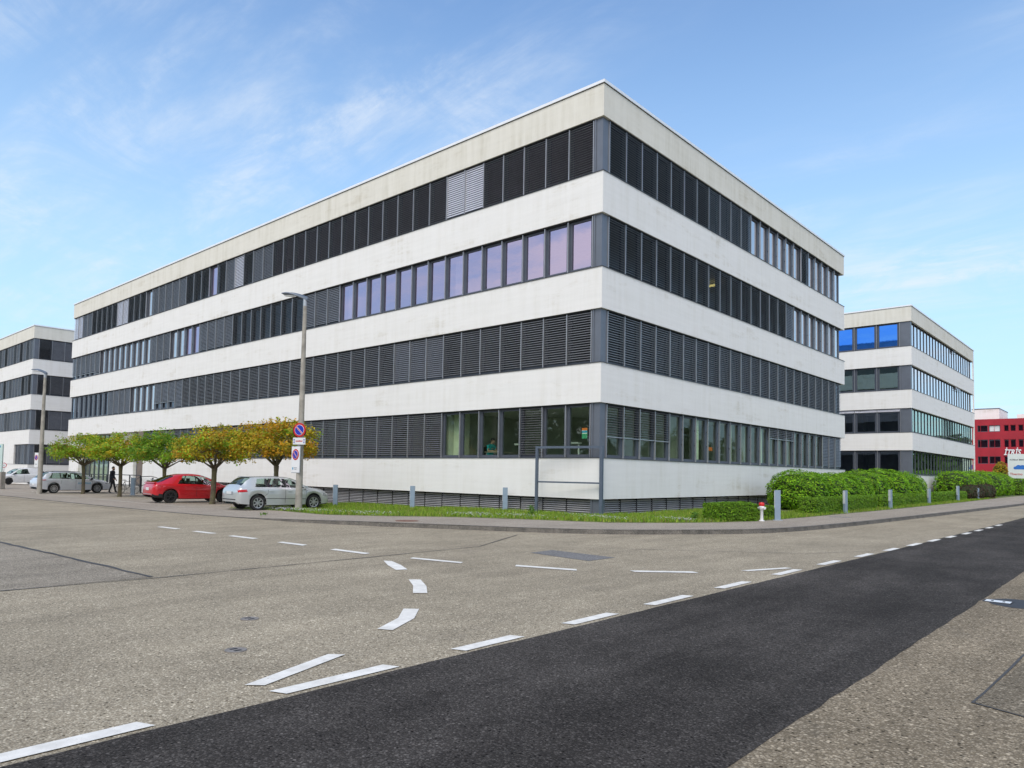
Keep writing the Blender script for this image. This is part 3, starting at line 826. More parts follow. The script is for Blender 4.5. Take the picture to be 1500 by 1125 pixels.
# wall under the right building's lowest band
bb = MB(); bb.box(-25.9,-.32,.30,28.0,-.1,.755); bb.build('plinth', M['gasket'], right_b)
bb = MB(); bb.box(-.10,.012,28.02,28.38,.8,15.6); bb.build('end_pier', M['stucco'], right_b)
# --- the left hand building
left_b = thing('office_building', 'white banded office building standing behind the left end of the big one', 'building', (-72.05,-.29,-.61), 0, GROUP_OFFICE)
S3 = {('L',4): ['M','T','M','D','M','T','M','M','D','M','T','M']+['M']*10, ('L',3): ['D','T','D','M','M','M','T','M','D','M','W','M']+['M']*10,
      ('L',2): ['T','M','T','M','M','M','T','T','M','M','W','M']+['M']*10, ('L',1): ['T','M','T','T','-']+['-']*6,
      ('R',4): ['D']+['M']*4+['T']*16, ('R',3): ['D']+['T']*7+['G']*8+['T']*5, ('R',2): ['D']+['M']*4+['T']*16, ('R',1): ['D']+['M']*6+['T']*14}
office(left_b, 28, 26, 0, S3, lambda f, r, i, c: 'glass_pale' if c == 'W' else 'glass_dark', 100)
bb = MB(); bb.box(-28,-5.4,.0,.3,2.345,4.455); bb.box(-27.9,-.32,.3,25.6,-.3,.755); bb.box(-27.8,-.02,.02,.3,-.3,.755); bb.box(-.3,-.02,.3,25.6,-.3,.755)
bb.build('ground_floor_wall', M['stucco'], left_b)

# --- red building at the far right
red = thing('red_building', 'red panelled three storey building with white lettering at the far right', 'building', (-9.87,130,-.5))
red.scale = (1.298,)*3
bb = MB(); W0, W1 = 0, 10.6
zr = [(0,4.14),(5.16,6.37),(7.48,8.55),(9.44,10.3)]
for z0, z1 in zr: bb.box(W0, W1, 0, .3, z0, z1)
bb.box(W0, W1, .45, 14, 0, 10.28)
wins = [(1.25,2.45),(2.6,3.9)]
x = 4.3
while x < 9: wins += [(x, x+.62), (x+.72, x+1.36)]; x += 1.62
xs = [W0]
for a, c in wins: xs += [a, c]
xs.append(W1)
for z0, z1 in ((4.14,5.16),(6.37,7.48),(8.55,9.44)):
    for k in range(0, len(xs), 2): bb.box(xs[k], xs[k+1], .0, .3, z0, z1)
bb.build('wall', M['redwall'], red)
cnt = 0
for ri, (z0, z1) in enumerate(((4.14,5.16),(6.37,7.48),(8.55,9.44))):
    for wi, (a, c) in enumerate(wins[:24]):
        fm = MB()
        fm.box(a+.001, a+.06, .10, .2, z0, z1); fm.box(c-.06, c-.001, .10, .2, z0, z1); fm.box(a+.06, c-.06, .1, .2, z0, z0+.07); fm.box(a+.06, c-.06, .1, .2, z1-.07, z1)
        big = c-a > 1
        w = fm.build('window', M['frame'] if big else M['redwall'], red)
        pm = MB(); pm.quad((a+.06,.18,z0+.07),(c-.06,.18,z0+.07),(c-.06,.18,z1-.07),(a+.06,.18,z1-.07))
        pm.build('pane', M['plate'] if (ri == 2 and wi in (1,)) else M['glass_green' if ri == 2 and wi > 4 else 'glass_dark'], w)
bb = MB()
for k in range(1, 7): bb.box(W0+k*1.62-.02, W0+k*1.62+.02, -.02, -.001, 0, 10.3)
bb.build('panel_joint', M['redwall'], red)
lt = text_mesh('lettering', '\u0130TR\u0130S', 1.05, M['white'], .06, .28, .028, red)
lt.location = (4.28, -.12, 5.36); lt.rotation_euler = (R(90), 0, 0); lt.scale = (.70, .98, 1)
bb = MB(); bb.box(-3, 3.0, 6, 14, 10.3, 12.2); bb.box(5.1, 10, 6, 14, 10.3, 11.3); bb.build('roof_unit', M['stucco'], red)
bb = MB(); bb.box(6.6, 7.6, 7, 8, 11.3, 11.55); bb.box(-3.05, 3.05, 5.95, 14.05, 12.2, 12.3); bb.build('roof_cap', M['frame'], red)
# ------------------------------------------------------------------ vegetation
def leaf_quad(mb, p, n, size, col, rr, asp=.62):
    n = n.normalized(); a = n.cross(Vector((rr.uniform(-1,1), rr.uniform(-1,1), rr.uniform(-1,1))))
    if a.length < 1e-4: a = Vector((1,0,0))
    a.normalize(); b = n.cross(a)
    h = size*.5; w = h*asp; k = n*size*.10
    n0 = len(mb.v)
    mb.v += [tuple(p-a*h), tuple(p+b*w-k), tuple(p+a*h), tuple(p-b*w-k)]
    mb.f.append((n0, n0+1, n0+2, n0+3)); mb.m.append(0)
    if mb.c is None: mb.c = []
    mb.c += [col]*4
def jitter(c, rr, amt=.22):
    k = 1+rr.uniform(-amt, amt); return tuple(max(.003, x*k*(1+rr.uniform(-.10,.10))) for x in c)
def pick(cols, rr):
    t = rr.random()
    for w, c in cols:
        if t < w: return c
        t -= w
    return cols[-1][1]

def globe_tree(name, label, x, y, seed, cols, h0=1.75, rx=1.9, rz=1.15, n=8500, trunk=.105, leaf=.13, lean=0.0, group='clipped globe trees along the parking bays'):
    rr = random.Random(seed); z = zp(x, y)
    t = thing(name, label, 'tree', (x, y, z), 0, group)
    bb = MB()
    fork = Vector((lean, 0, h0))
    bb.tube([(0,0,-.1), (.01,0,.12), (lean*.4,.015,h0*.5), (lean*.8,0,h0*.85), fork], [trunk*1.45, trunk*1.12, trunk, trunk*.98, trunk*1.15], 12)
    tips = []
    nb = 11
    for k in range(nb):
        az = 2*math.pi*k/nb+rr.uniform(-.25,.25); el = rr.uniform(.30, 1.15)
        L = rr.uniform(.8, 1.15)
        d = Vector((math.cos(az)*math.cos(el)*rx, math.sin(az)*math.cos(el)*rx, math.sin(el)*rz*1.25))*L*.78
        mid = fork+d*.5+Vector((0,0,.10)); end = fork+d
        bb.tube([fork-Vector((0,0,.05)), mid, end], [trunk*.5, trunk*.28, trunk*.10], 7); tips += [mid, end]
        for q in range(4):
            s = mid.lerp(end, rr.uniform(0,.7)); e = s+Vector((rr.uniform(-1,1)*.55, rr.uniform(-1,1)*.55, rr.uniform(.05,.6)))
            bb.tube([s, e], [trunk*.16, trunk*.05], 5); tips.append(e)
    bb.build('trunk', M['bark'], t, True)
    lb = MB(); cz = h0+rz*.80
    # clumps through a flattened globe, ragged at the rim
    clumps = []
    while len(clumps) < 150:
        v = Vector((rr.uniform(-1,1), rr.uniform(-1,1), rr.uniform(-1,1)))
        if v.length > 1 or (v.length < .45 and rr.random() < .75): continue
        if v.z < -.42: continue
        vv = v*(1+.10*math.sin(5*math.atan2(v.y, v.x)+seed)*.8)
        clumps.append((Vector((vv.x*rx, vv.y*rx, cz+vv.z*rz*.88)), rr.uniform(.22,.42), pick(cols, rr), rr.uniform(.75,1.2)))
    for i in range(n):
        c, r, col, k = clumps[rr.randrange(len(clumps))]
        g = Vector((rr.gauss(0,1), rr.gauss(0,1), rr.gauss(0,.7)))*r*.52
        p = c+g; p.x += lean*1.0
        nrm = (p-Vector((lean,0,cz-rz))).normalized()*.5+Vector((rr.uniform(-1,1), rr.uniform(-1,1), rr.uniform(-.2,1.2)))*.75
        cc = jitter(tuple(q*k for q in (col if rr.random() < .75 else pick(cols, rr))), rr)
        leaf_quad(lb, p, nrm, leaf*rr.uniform(.65,1.25), cc, rr)
    # sparse shoots standing out of the top
    for i in range(26):
        az = rr.uniform(0, 6.28); q = rr.uniform(.1, 1.0)
        p0 = Vector((math.cos(az)*q*rx*.95+lean, math.sin(az)*q*rx*.95, cz+math.sqrt(max(0,1-q*q*.9))*rz*.86))
        for s in range(7): leaf_quad(lb, p0+Vector((rr.uniform(-.08,.08), rr.uniform(-.08,.08), s*.035)), Vector((rr.uniform(-1,1), rr.uniform(-1,1), rr.uniform(0,1))), leaf*.8, jitter(pick(cols, rr), rr), rr)
    lb.build('crown', M['leaf'], t)
    return t
G1 = (.26,.43,.022); G2 = (.14,.28,.022); Y1 = (.52,.42,.02); O1 = (.60,.34,.022); OL = (.34,.32,.03); RB = (.34,.17,.03)
globe_tree('globe_tree', 'green and yellow globe tree before the parked silver estate car, leftmost of the five', -36.9, -6.0, 1, [(.66,G1),(.14,Y1),(.16,OL),(.04,RB)], rx=1.95, rz=1.15, h0=1.9, lean=-.15)
globe_tree('globe_tree', 'olive green globe tree beside the walking man, second of the five from the left', -30.6, -6.0, 2, [(.58,G1),(.16,Y1),(.22,OL),(.04,RB)], rx=2.0, rz=1.1, h0=1.85)
globe_tree('globe_tree', 'dark green globe tree directly behind the red car', -26.8, -5.0, 3, [(.5,G2),(.34,G1),(.1,OL),(.06,Y1)], rx=1.95, rz=1.2, h0=1.75)
globe_tree('globe_tree', 'yellow olive globe tree between the red car and the silver hatchback', -18.7, -6.0, 4, [(.42,Y1),(.24,OL),(.2,G1),(.14,O1)], rx=1.75, rz=1.2, h0=1.75, trunk=.12, lean=.1)
globe_tree('globe_tree', 'orange yellow globe tree behind the silver hatchback, rightmost of the five', -14.6, -5.0, 5, [(.40,O1),(.32,Y1),(.16,OL),(.12,G1)], rx=1.8, rz=1.22, h0=1.9)

HB = [(.45,(.25,.50,.013)), (.35,(.17,.39,.013)), (.13,(.36,.58,.022)), (.07,(.09,.21,.012))]
HD = [(.5,(.15,.29,.018)), (.35,(.20,.37,.02)), (.15,(.09,.19,.014))]
HBR = [(.4,(.085,.05,.028)), (.3,(.06,.075,.02)), (.3,(.11,.06,.035))]
HY = [(.45,(.55,.40,.02)), (.35,(.32,.34,.03)), (.2,(.5,.25,.02))]
def bush(name, label, cat, x, y, lobes, n, cols, leaf=.12, seed=1, group=None, box=None, z=None, fuzz=.06):
    """lobes: (dx, dy, dz, rx, ry, rz) of super-ellipsoids; leaves lie on the clipped surface like shingles, a twig core inside"""
    rr = random.Random(seed); z = zp(x, y) if z is None else z
    t = thing(name, label, cat, (x, y, z), 0, group)
    def sgn(v, e): return math.copysign(abs(v)**e, v)
    areas = [l[3]*l[5]+l[4]*l[5]+l[3]*l[4] for l in lobes]; tot = sum(areas)
    e = .25 if box else .88
    core = MB()
    for (dx,dy,dz,rx,ry,rz) in lobes:
        nu, nv = 16, 9; P = []
        for j in range(nv):
            ph = -math.pi/2+math.pi*j/(nv-1)
            for i in range(nu):
                th = 2*math.pi*i/nu
                P.append((dx+(.9 if box else .84)*rx*sgn(math.cos(ph),e)*sgn(math.cos(th),e), dy+(.98 if box and ry > 2 else .88)*ry*sgn(math.cos(ph),e)*sgn(math.sin(th),e), max(.0, dz+.84*rz*sgn(math.sin(ph),e))))
        b0 = len(core.v); core.v += P
        for j in range(nv-1):
            for i in range(nu):
                i2 = (i+1) % nu; core.f.append((b0+j*nu+i, b0+j*nu+i2, b0+(j+1)*nu+i2, b0+(j+1)*nu+i)); core.m.append(0)
    core.build('twig_core', M['core'], t)
    lb = MB(); ph0 = rr.uniform(0, 6)
    for (dx,dy,dz,rx,ry,rz), a in zip(lobes, areas):
        for i in range(int(n*a/tot)):
            if box:                                    # clipped box: leaves spread evenly over the top and the four sides
                q = rr.random()*(rx*ry*4+(rx+ry)*rz*8); a1, b1 = rr.uniform(-1,1), rr.uniform(-1,1)
                if q < rx*ry*4: c = Vector((a1*rx, b1*ry, rz)); nrm = Vector((0,0,1))
                elif q < rx*ry*4+rx*rz*8: s_ = rr.choice((-1,1)); c = Vector((a1*rx, s_*ry, b1*rz)); nrm = Vector((0,s_,0))
                else: s_ = rr.choice((-1,1)); c = Vector((s_*rx, a1*ry, b1*rz)); nrm = Vector((s_,0,0))
                for ax, rd in ((0,rx),(1,ry),(2,rz)):
                    over = abs(c[ax])-(rd-.05)
                    if over > 0 and sum(abs(c[k])>r_-.09 for k, r_ in ((0,rx),(1,ry),(2,rz))) > 1: c[ax] -= math.copysign(over*rr.uniform(.2,.9), c[ax])
                if dz+c.z < .02: continue
                p = Vector((dx,dy,dz))+c+nrm*rr.gauss(-.012,.022)+Vector((0,0,.012*math.sin(3*c.x+2.2*c.y+ph0)))
                n2 = nrm*.7+Vector((0,0,.35))+Vector((rr.uniform(-1,1), rr.uniform(-1,1), rr.uniform(-.6,.9)))*.6
                leaf_quad(lb, p, n2, leaf*rr.uniform(.6,1.25), jitter(pick(cols, rr), rr, .28), rr, .6); continue
            u = Vector((rr.gauss(0,1), rr.gauss(0,1), rr.gauss(0,1))).normalized()
            th = math.atan2(u.y, u.x); ph = math.asin(u.z)
            c = Vector((rx*sgn(math.cos(ph),e)*sgn(math.cos(th),e), ry*sgn(math.cos(ph),e)*sgn(math.sin(th),e), rz*sgn(math.sin(ph),e)))
            zz = dz+c.z
            if zz < .03: continue
            lump = 1+.05*math.sin(3.1*(c.x+dx)+ph0)*math.sin(2.3*(c.y+dy)+1.3*ph0)*1.0+.03*math.sin(7*c.z+5*c.y)
            dep = 1-abs(rr.gauss(0, fuzz))
            p = Vector((dx, dy, dz))+c*lump*dep
            if p.z < .02: p.z = .02+rr.random()*.05
            nrm = Vector((c.x/rx**2, c.y/ry**2, c.z/rz**2)).normalized()
            nrm = nrm*.75+Vector((0,0,.55))+Vector((rr.uniform(-1,1), rr.uniform(-1,1), rr.uniform(-.6,.8)))*.55
            cl = .85+.3*math.sin(5.3*p.x+ph0)*math.sin(4.1*p.y)*math.sin(4.7*p.z+1)
            leaf_quad(lb, p, nrm, leaf*rr.uniform(.6,1.25), jitter(tuple(q*cl for q in pick(cols, rr)), rr, .25), rr, .6)
    lb.build('foliage', M['leaf'], t)
    return t
GB = 'big rounded clipped bushes before the facade'
bush('clipped_bush', 'long bright green rounded bush against the white wall, nearest of the row', 'bush', 2.3, 17.2,
     [(0,-3.2,.85,1.35,2.05,1.14),(0.1,-.5,.85,1.35,1.9,1.02),(0,2.2,.85,1.3,1.9,1.06),(0,4.5,.85,1.3,1.75,1.03)], 26000, HB, .13, 11, GB)
bush('clipped_bush', 'bright green rounded bush with humps in front of the right building corner', 'bush', 2.5, 31.0,
     [(-.3,-6.6,.95,1.55,2.2,1.2),(0,-3.0,1.0,1.6,2.05,1.28),(-.1,.5,.95,1.55,1.95,1.24),(-.2,3.3,.9,1.45,1.7,1.12)], 24000, HB, .15, 12, GB)
bush('clipped_bush', 'bright green rounded bush before the right building, farthest along the road', 'bush', 1.9, 57,
     [(0,-3.6,1.12,1.6,2.6,1.42),(.1,.2,1.1,1.7,2.6,1.34),(0,4.5,1.15,1.8,3.6,1.5),(0,11.5,1.2,1.9,4.2,1.5),(0,18,1.2,1.9,4.0,1.45)], 20000, HB, .2, 13, GB)
GH = 'low clipped box hedges along the pavement'
def low_hedge(label, x, y, Lx, Ly, h, n, seed, rz=0, leaf=.075, cols=HD):
    t = bush('low_hedge', label, 'hedge', x, y, [(0,0,h*.5,Lx/2,Ly/2,h*.52)], n, cols, leaf, seed, GH, True, fuzz=.05)
    t.rotation_euler[2] = rz; return t
low_hedge('short square trimmed box hedge left of the fire hydrant', 4.34, 1.85, .72, 1.95, .64, 9000, 21, R(-20), .07, [(.5,(.14,.28,.016)),(.3,(.19,.37,.016)),(.2,(.10,.2,.014))])
low_hedge('tiny trimmed hedge cube right of the fire hydrant', 4.62, 4.25, .6, .75, .50, 2600, 22, R(-8), .065)
low_hedge('long low dark green hedge in front of the nearest big bush', 4.35, 14.0, .8, 9.6, .70, 20000, 23, R(1), .08)
low_hedge('long low dark green hedge before the second group of big bushes', 4.1, 26.3, .8, 13.6, .70, 18000, 24, R(1.5), .10)
low_hedge('low dark green hedge far along the pavement between two steel posts', 3.75, 40.2, .9, 13.0, .72, 11000, 25, R(1.5), .12)
bush('brown_shrub', 'loose reddish brown shrub at the far end of the low hedge', 'shrub', 3.7, 54.5, [(0,-4,.55,.8,3.2,.75),(0,2,.6,.8,3.6,.8)], 5000, HBR, .16, 31)
bush('tall_hedge', 'tall dark green hedge in front of the white sign board', 'hedge', 3.3, 86, [(0,0,.95,.8,6.5,1.02)], 6500, HD, .2, 32, None, True)
bush('yellow_shrub', 'yellow flowering shrub in front of the red building beside the sign board', 'shrub', .9, 87, [(0,0,1.9,.9,1.3,2.2)], 2200, HY, .26, 33)
bush('yellow_shrub', 'small yellow green shrub peeking over the far bush before the red building', 'shrub', -1.2, 88, [(0,0,1.3,1.8,1.6,1.6)], 2000, HY, .26, 34)

# --- lawn strip round the corner: soil sheet, blades and daisies
LAWN = [(-15.2,-3.0),(-14.6,-7.2),(-11.3,-6.6),(-8.0,-6.75),(-5.0,-6.05),(-1.9,-4.55),(2.25,-2.75),(3.7,-.9),(4.55,.9),(5.05,3.6),(5.15,7.7),(5.2,20),(4.9,40),(4.3,60),(3.6,95),(.2,95),(.2,-.15),(-15.2,-.15)]
def inside(x, y, P):
    c = False; j = len(P)-1
    for i in range(len(P)):
        if (P[i][1] > y) != (P[j][1] > y) and x < (P[j][0]-P[i][0])*(y-P[i][1])/(P[j][1]-P[i][1])+P[i][0]: c = not c
        j = i
    return c
def make_lawn():
    bm = bmesh.new(); vs_ = [bm.verts.new((x, y, 0)) for x, y in LAWN]; f = bm.faces.new(vs_)
    bmesh.ops.triangulate(bm, faces=[f])
    bmesh.ops.subdivide_edges(bm, edges=[e for e in bm.edges if e.calc_length() > 2], cuts=6, use_grid_fill=True)
    bmesh.ops.triangulate(bm, faces=bm.faces[:])
    for v in bm.verts: v.co.z = zp(v.co.x, v.co.y)+.022
    if sum(f.normal.z for f in bm.faces) < 0: bmesh.ops.reverse_faces(bm, faces=bm.faces)
    ret = bmesh.ops.extrude_edge_only(bm, edges=[e for e in bm.edges if e.is_boundary])
    for v in ret['geom']:
        if isinstance(v, bmesh.types.BMVert): v.co.z -= .09
    me = bpy.data.meshes.new('lawn_soil'); bm.to_mesh(me); bm.free(); me.materials.append(M['turf'])
    o = bpy.data.objects.new('lawn_soil', me); COL.objects.link(o)
    structure(o, 'strip of lawn ground between the pavement and the facade', 'lawn')
    rr = random.Random(77); bb = MB(); bb.c = []
    cols = [(.42,(.20,.33,.03)),(.33,(.31,.43,.05)),(.17,(.12,.22,.022)),(.08,(.34,.30,.10))]
    cnt = 0
    while cnt < 62000:
        if rr.random() < .85: x, y = rr.uniform(-15, 5.2), rr.uniform(-7.3, 9)
        else: x, y = rr.uniform(3.2, 5.2), rr.uniform(5, 60)
        if not inside(x, y, LAWN): continue
        dens = .35+.65*smooth01(.5+.5*math.sin(x*1.1+2*math.sin(y*.7))*math.cos(y*1.3+x*.3)+.25)
        # bare, trodden ground by the parked car and at the rim
        if x < -11 and y < -4.2: dens *= .25
        if rr.random() > dens: continue
        h = rr.uniform(.05,.13)*(.6+.8*dens); a = rr.uniform(0, 6.28); w = rr.uniform(.012,.022)
        dx, dy = math.cos(a)*w, math.sin(a)*w; lx, ly = rr.uniform(-.06,.06), rr.uniform(-.06,.06)
        z = zp(x, y)+.02
        bb.tri((x-dx,y-dy,z),(x+dx,y+dy,z),(x+lx,y+ly,z+h)); bb.c += [jitter(pick(cols, rr), rr)]*3; cnt += 1
    g = bb.build('grass', M['grass'])
    tag(g, 'short green grass growing along the foot of the facade', 'grass', None, 'stuff')
    bb = MB(); rr = random.Random(78); cnt = 0
    spots = [(-12.9,-6.5,1.5,.5),(-11,-6.3,1.2,.5),(-7.0,-5.6,1.4,.6),(-3.0,-3.9,1.0,.6),(-1.2,-3.1,1.2,.5),(1.2,-1.5,1.0,.4),(3.2,.1,.9,.5),(-9.6,-5.9,1.4,.6),(-13.8,-6.8,.8,.3)]
    while cnt < 3000:
        cx, cy, sx, sy = spots[rr.randrange(len(spots))]
        x, y = rr.gauss(cx, sx*.6), rr.gauss(cy, sy*.6)
        if not inside(x, y, LAWN): continue
        z = zp(x, y)+rr.uniform(.05,.14); r = rr.uniform(.016,.028); n = 6
        T = [Vector((x+r*math.cos(k*2*math.pi/n), y+r*math.sin(k*2*math.pi/n), z+rr.uniform(-.006,.006))) for k in range(n)]
        bb.poly(T, 0); bb.tube([(x, y, z-.08), (x, y, z-.002)], .002, 3, 1, False); cnt += 1
    d = bb.build('daisies', [M['white'], M['core']])
    tag(d, 'scattered small white daisies in the lawn', 'flowers', None, 'stuff')
make_lawn()
# taller weeds at the lawn edge
def weed(label, x, y, n, h, seed):
    rr = random.Random(seed); z = zp(x, y)+.02; t = thing('weed', label, 'plant', (x, y, z), 0, 'weeds at the lawn edge'); bb = MB(); bb.c = []
    for i in range(n):
        a = rr.uniform(0, 6.28); q = rr.uniform(0, .16)
        leaf_quad(bb, Vector((math.cos(a)*q, math.sin(a)*q, rr.uniform(.03, h))), Vector((math.cos(a), math.sin(a), .9)), .09, jitter((.09,.20,.02), rr), rr)
    bb.build('leaves', M['leaf'], t)
weed('tall leafy weed in the grass left of the corner sign frame', -.9, -2.9, 110, .42, 3)
weed('leafy weed clump at the left foot of the square hedge', 3.65, .55, 130, .30, 4)
weed('small weed tuft in the kerb joint near the lamp post', -8.6, -8.9, 30, .1, 5)

# --- wood on the far side of the road, which the facade glass mirrors
def wood():
    rr = random.Random(91); bb = MB()
    for i in range(39):
        if i >= 34: x, y = ((6.6,103),(9.6,107),(13,103),(17,106),(21,104))[i-34]
        elif i < 20: x, y = 44+rr.uniform(-4,6), -30+i*7.5+rr.uniform(-2,2)
        else: x, y = -92+(i-20)*8.0+rr.uniform(-2,2), -62+rr.uniform(-4,4)
        H = rr.uniform(8, 12) if i < 20 else (rr.uniform(15,19) if i < 34 else 9); rad = 3.9 if i < 20 else (5.2 if i < 34 else 3.0)
        for k in range(420 if i < 20 else 900):
            v = Vector((rr.gauss(0,1), rr.gauss(0,1), rr.gauss(0,1))).normalized()*rr.uniform(.75,1)
            p = Vector((x+v.x*rad, y+v.y*rad, max(.3, H*.5+v.z*H*.5)))
            leaf_quad(bb, p, v+Vector((0,0,.4)), 1.15, jitter((.07,.13,.02), rr, .4), rr, .8)
    o = bb.build('wood', M['leaf']); tag(o, 'belt of green trees across the road mirrored in the facade glass', 'wood', None, 'stuff')
wood()
# ------------------------------------------------------------------ cars
def make_car(name, label, cat, loc, rz, W, tab, wheels, wr, paint, glass, spec, rimstyle='alloy', group='parked cars', rails=False):
    """tab rows: x (from the rear), underside z, shoulder z, top z, half width at the shoulder, half width of the roof"""
    root = thing(name, label, cat, loc, rz, group)
    L = tab[-1][0]; xm = L/2; ra = wr+.055
    xs = sorted(set([round(.0+L*i/92, 4) for i in range(93)] + [round(xw+ra*math.cos(a*math.pi/14), 4) for xw in wheels for a in range(15)]))
    WT = (0, .07, .2, .35, .5, .65, .8, .93, 1.0)
    def ring(x):
        zl, zb, zt, w, wt = interp(tab, x); zl0 = zl
        for xw in wheels:
            if abs(x-xw) < ra: zl = max(zl, wr+math.sqrt(max(0, ra*ra-(x-xw)**2))-.012)
        zl = min(zl, zb-.08)
        hgt = zt-zb; q = min(1.0, max(0.0, hgt/.20))
        rail = (wt, zt-.062*q-.02*(1-q)); b0 = (w*.945, zb)
        mid = (lerp(b0[0], rail[0], .5)+.012*q, lerp(b0[1], rail[1], .5+.06*(1-q)))
        P = [(w*.62, zl), (w*.90, zl), (w*.965, zl+.035), (w*.995, lerp(zl, zb, .42)), (w, lerp(zl, zb, .66)), (w*.985, zb-.06), b0]
        def win(t): return (lerp(lerp(b0[0], mid[0], t), lerp(mid[0], rail[0], t), t), lerp(lerp(b0[1], mid[1], t), lerp(mid[1], rail[1], t), t))
        out = []
        for i, n in enumerate((1, 1, 3, 4, 5, 3)):
            for k in range(n): out.append((lerp(P[i][0], P[i+1][0], k/n), lerp(P[i][1], P[i+1][1], k/n)))
        for t in WT: out.append(win(t))
        roof = [(wt*.86, zt-.022*q-.012*(1-q)), (wt*.62, zt-.007), (wt*.3, zt-.001), (0, zt)]
        out += roof
        return out
    KW0 = 17; KW1 = KW0+len(WT)-2; NR = KW0+len(WT)+4
    rings = [ring(x) for x in xs]
    parts = {}
    def put(key, P):
        mb = parts.setdefault(key, MB()); mb.poly(P)
    for i in range(len(xs)-1):
        for k in range(NR-1):
            for s in (1, -1):
                q = [(xs[i]-xm, rings[i][k][0]*s, rings[i][k][1]), (xs[i+1]-xm, rings[i+1][k][0]*s, rings[i+1][k][1]),
                     (xs[i+1]-xm, rings[i+1][k+1][0]*s, rings[i+1][k+1][1]), (xs[i]-xm, rings[i][k+1][0]*s, rings[i][k+1][1])]
                if s < 0: q.reverse()
                q.reverse()
                c = sum((Vector(p) for p in q), Vector())/4; n = (Vector(q[2])-Vector(q[0])).cross(Vector(q[3])-Vector(q[1]))
                if n.length < 1e-9: continue
                put(spec(c.x+xm, abs(c.y), c.z, n.normalized(), s, interp(tab, c.x+xm), k-KW0), q)
    # rear and front closing faces
    for idx, sg in ((0, -1), (len(xs)-1, 1)):
        rg = rings[idx]
        for k in range(NR-1):
            q = [(xs[idx]-xm, rg[k][0], rg[k][1]), (xs[idx]-xm, rg[k+1][0], rg[k+1][1]), (xs[idx]-xm, -rg[k+1][0], rg[k+1][1]), (xs[idx]-xm, -rg[k][0], rg[k][1])]
            if sg < 0: q.reverse()
            put('body', q)
    mats = {'body':paint, 'side_window':glass, 'rear_window':glass, 'windscreen':glass, 'tail_light':M['tail'], 'headlight':M['lamp_clear'], 'trim':M['blacktrim'], 'bumper':M['blacktrim'], 'grille':M['blacktrim'], 'window_pillar':M['blacktrim']}
    for key, mb in parts.items():
        nm = key.split(':')[0]
        o = mb.build(nm, mats[nm], root, True)
        bm = bmesh.new(); bm.from_mesh(o.data); bmesh.ops.remove_doubles(bm, verts=bm.verts, dist=.0015)
        bm.to_mesh(o.data); bm.free(); o.data.set_sharp_from_angle(angle=R(48))
    # inside: floor, seats
    sb = MB()
    zs = interp(tab, xm)[1]
    for sx in (xm-.05, xm+.85):
        for sy in (-.38, .38):
            x0 = sx-xm-.35
            sb.box(x0, x0+.14, sy-.22, sy+.22, .45, zs+.12); sb.box(x0+.02, x0+.12, sy-.12, sy+.12, zs+.15, zs+.33)
    sb.build('seats', M['seatcloth'], root)
    # wheels
    for xw in wheels:
        w = interp(tab, xw)[3]
        for s in (1, -1):
            yo = (w-.018)*s
            T = Matrix.Translation((xw-xm, yo, wr)) @ Matrix.Rotation(-R(90)*s, 4, 'X')
            tb = MB(); tb.lathe([(wr*.66,-.20),(wr*.94,-.205),(wr,-.17),(wr,-.03),(wr*.955,.0),(wr*.70,.002),(wr*.66,-.02)], 36, 0, T)
            wo = tb.build('wheel', M['rubber'], root, True, 40)
            rb = MB(); rb.lathe([(0,-.07),(wr*.60,-.075),(wr*.64,-.06)], 30, 1, T)
            rb.lathe([(wr*.69,-.02),(wr*.69,.004),(wr*.62,.0),(wr*.60,-.04)], 36, 0, T)
            rb.lathe([(0,-.005),(wr*.16,-.005),(wr*.17,-.05)], 16, 0, T)
            ns = 7 if rimstyle == 'alloy' else (10 if rimstyle == 'multi' else 6)
            for k in range(ns):
                a = 2*math.pi*k/ns; ww = .058 if rimstyle == 'alloy' else .04
                e1 = Vector((math.cos(a), math.sin(a), 0)); e2 = Vector((-math.sin(a), math.cos(a), 0))
                P = []
                for z0 in (-.05, -.008):
                    for r_, h in ((wr*.12, ww*.75), (wr*.64, ww)): P += [e1*r_-e2*h/2+Vector((0,0,z0)), e1*r_+e2*h/2+Vector((0,0,z0))]
                o = [T @ P[i] for i in (0,1,3,2,4,5,7,6)]; rb.hexa(o, 0)
            rb.build('rim', [M['rim'] if rimstyle != 'steel' else M['steelrim'], M['blacktrim']], wo, True, 30)
            lb = MB(); n = 18
            for k in range(n):
                a0, a1 = R(-8)+R(196)*k/n, R(-8)+R(196)*(k+1)/n
                q = [(xw-xm+ra*.99*math.cos(a), yo+d*s, wr+ra*.99*math.sin(a)) for a, d in ((a0,-.34),(a1,-.34),(a1,-.012),(a0,-.012))]; lb.quad(*q)
            lb.build('wheel_arch', M['blacktrim'], root)
    # side surface lookup for seams and handles
    def ysurf(x, z):
        rg = ring(x); best = None
        for k in range(NR-1):
            z0, z1 = rg[k][1], rg[k+1][1]
            if min(z0, z1) <= z <= max(z0, z1) and abs(z1-z0) > 1e-6:
                t = (z-z0)/(z1-z0); y = lerp(rg[k][0], rg[k+1][0], t)
                if best is None or y > best: best = y
        return best if best else rg[NR//2][0]
    return root, ysurf, xm
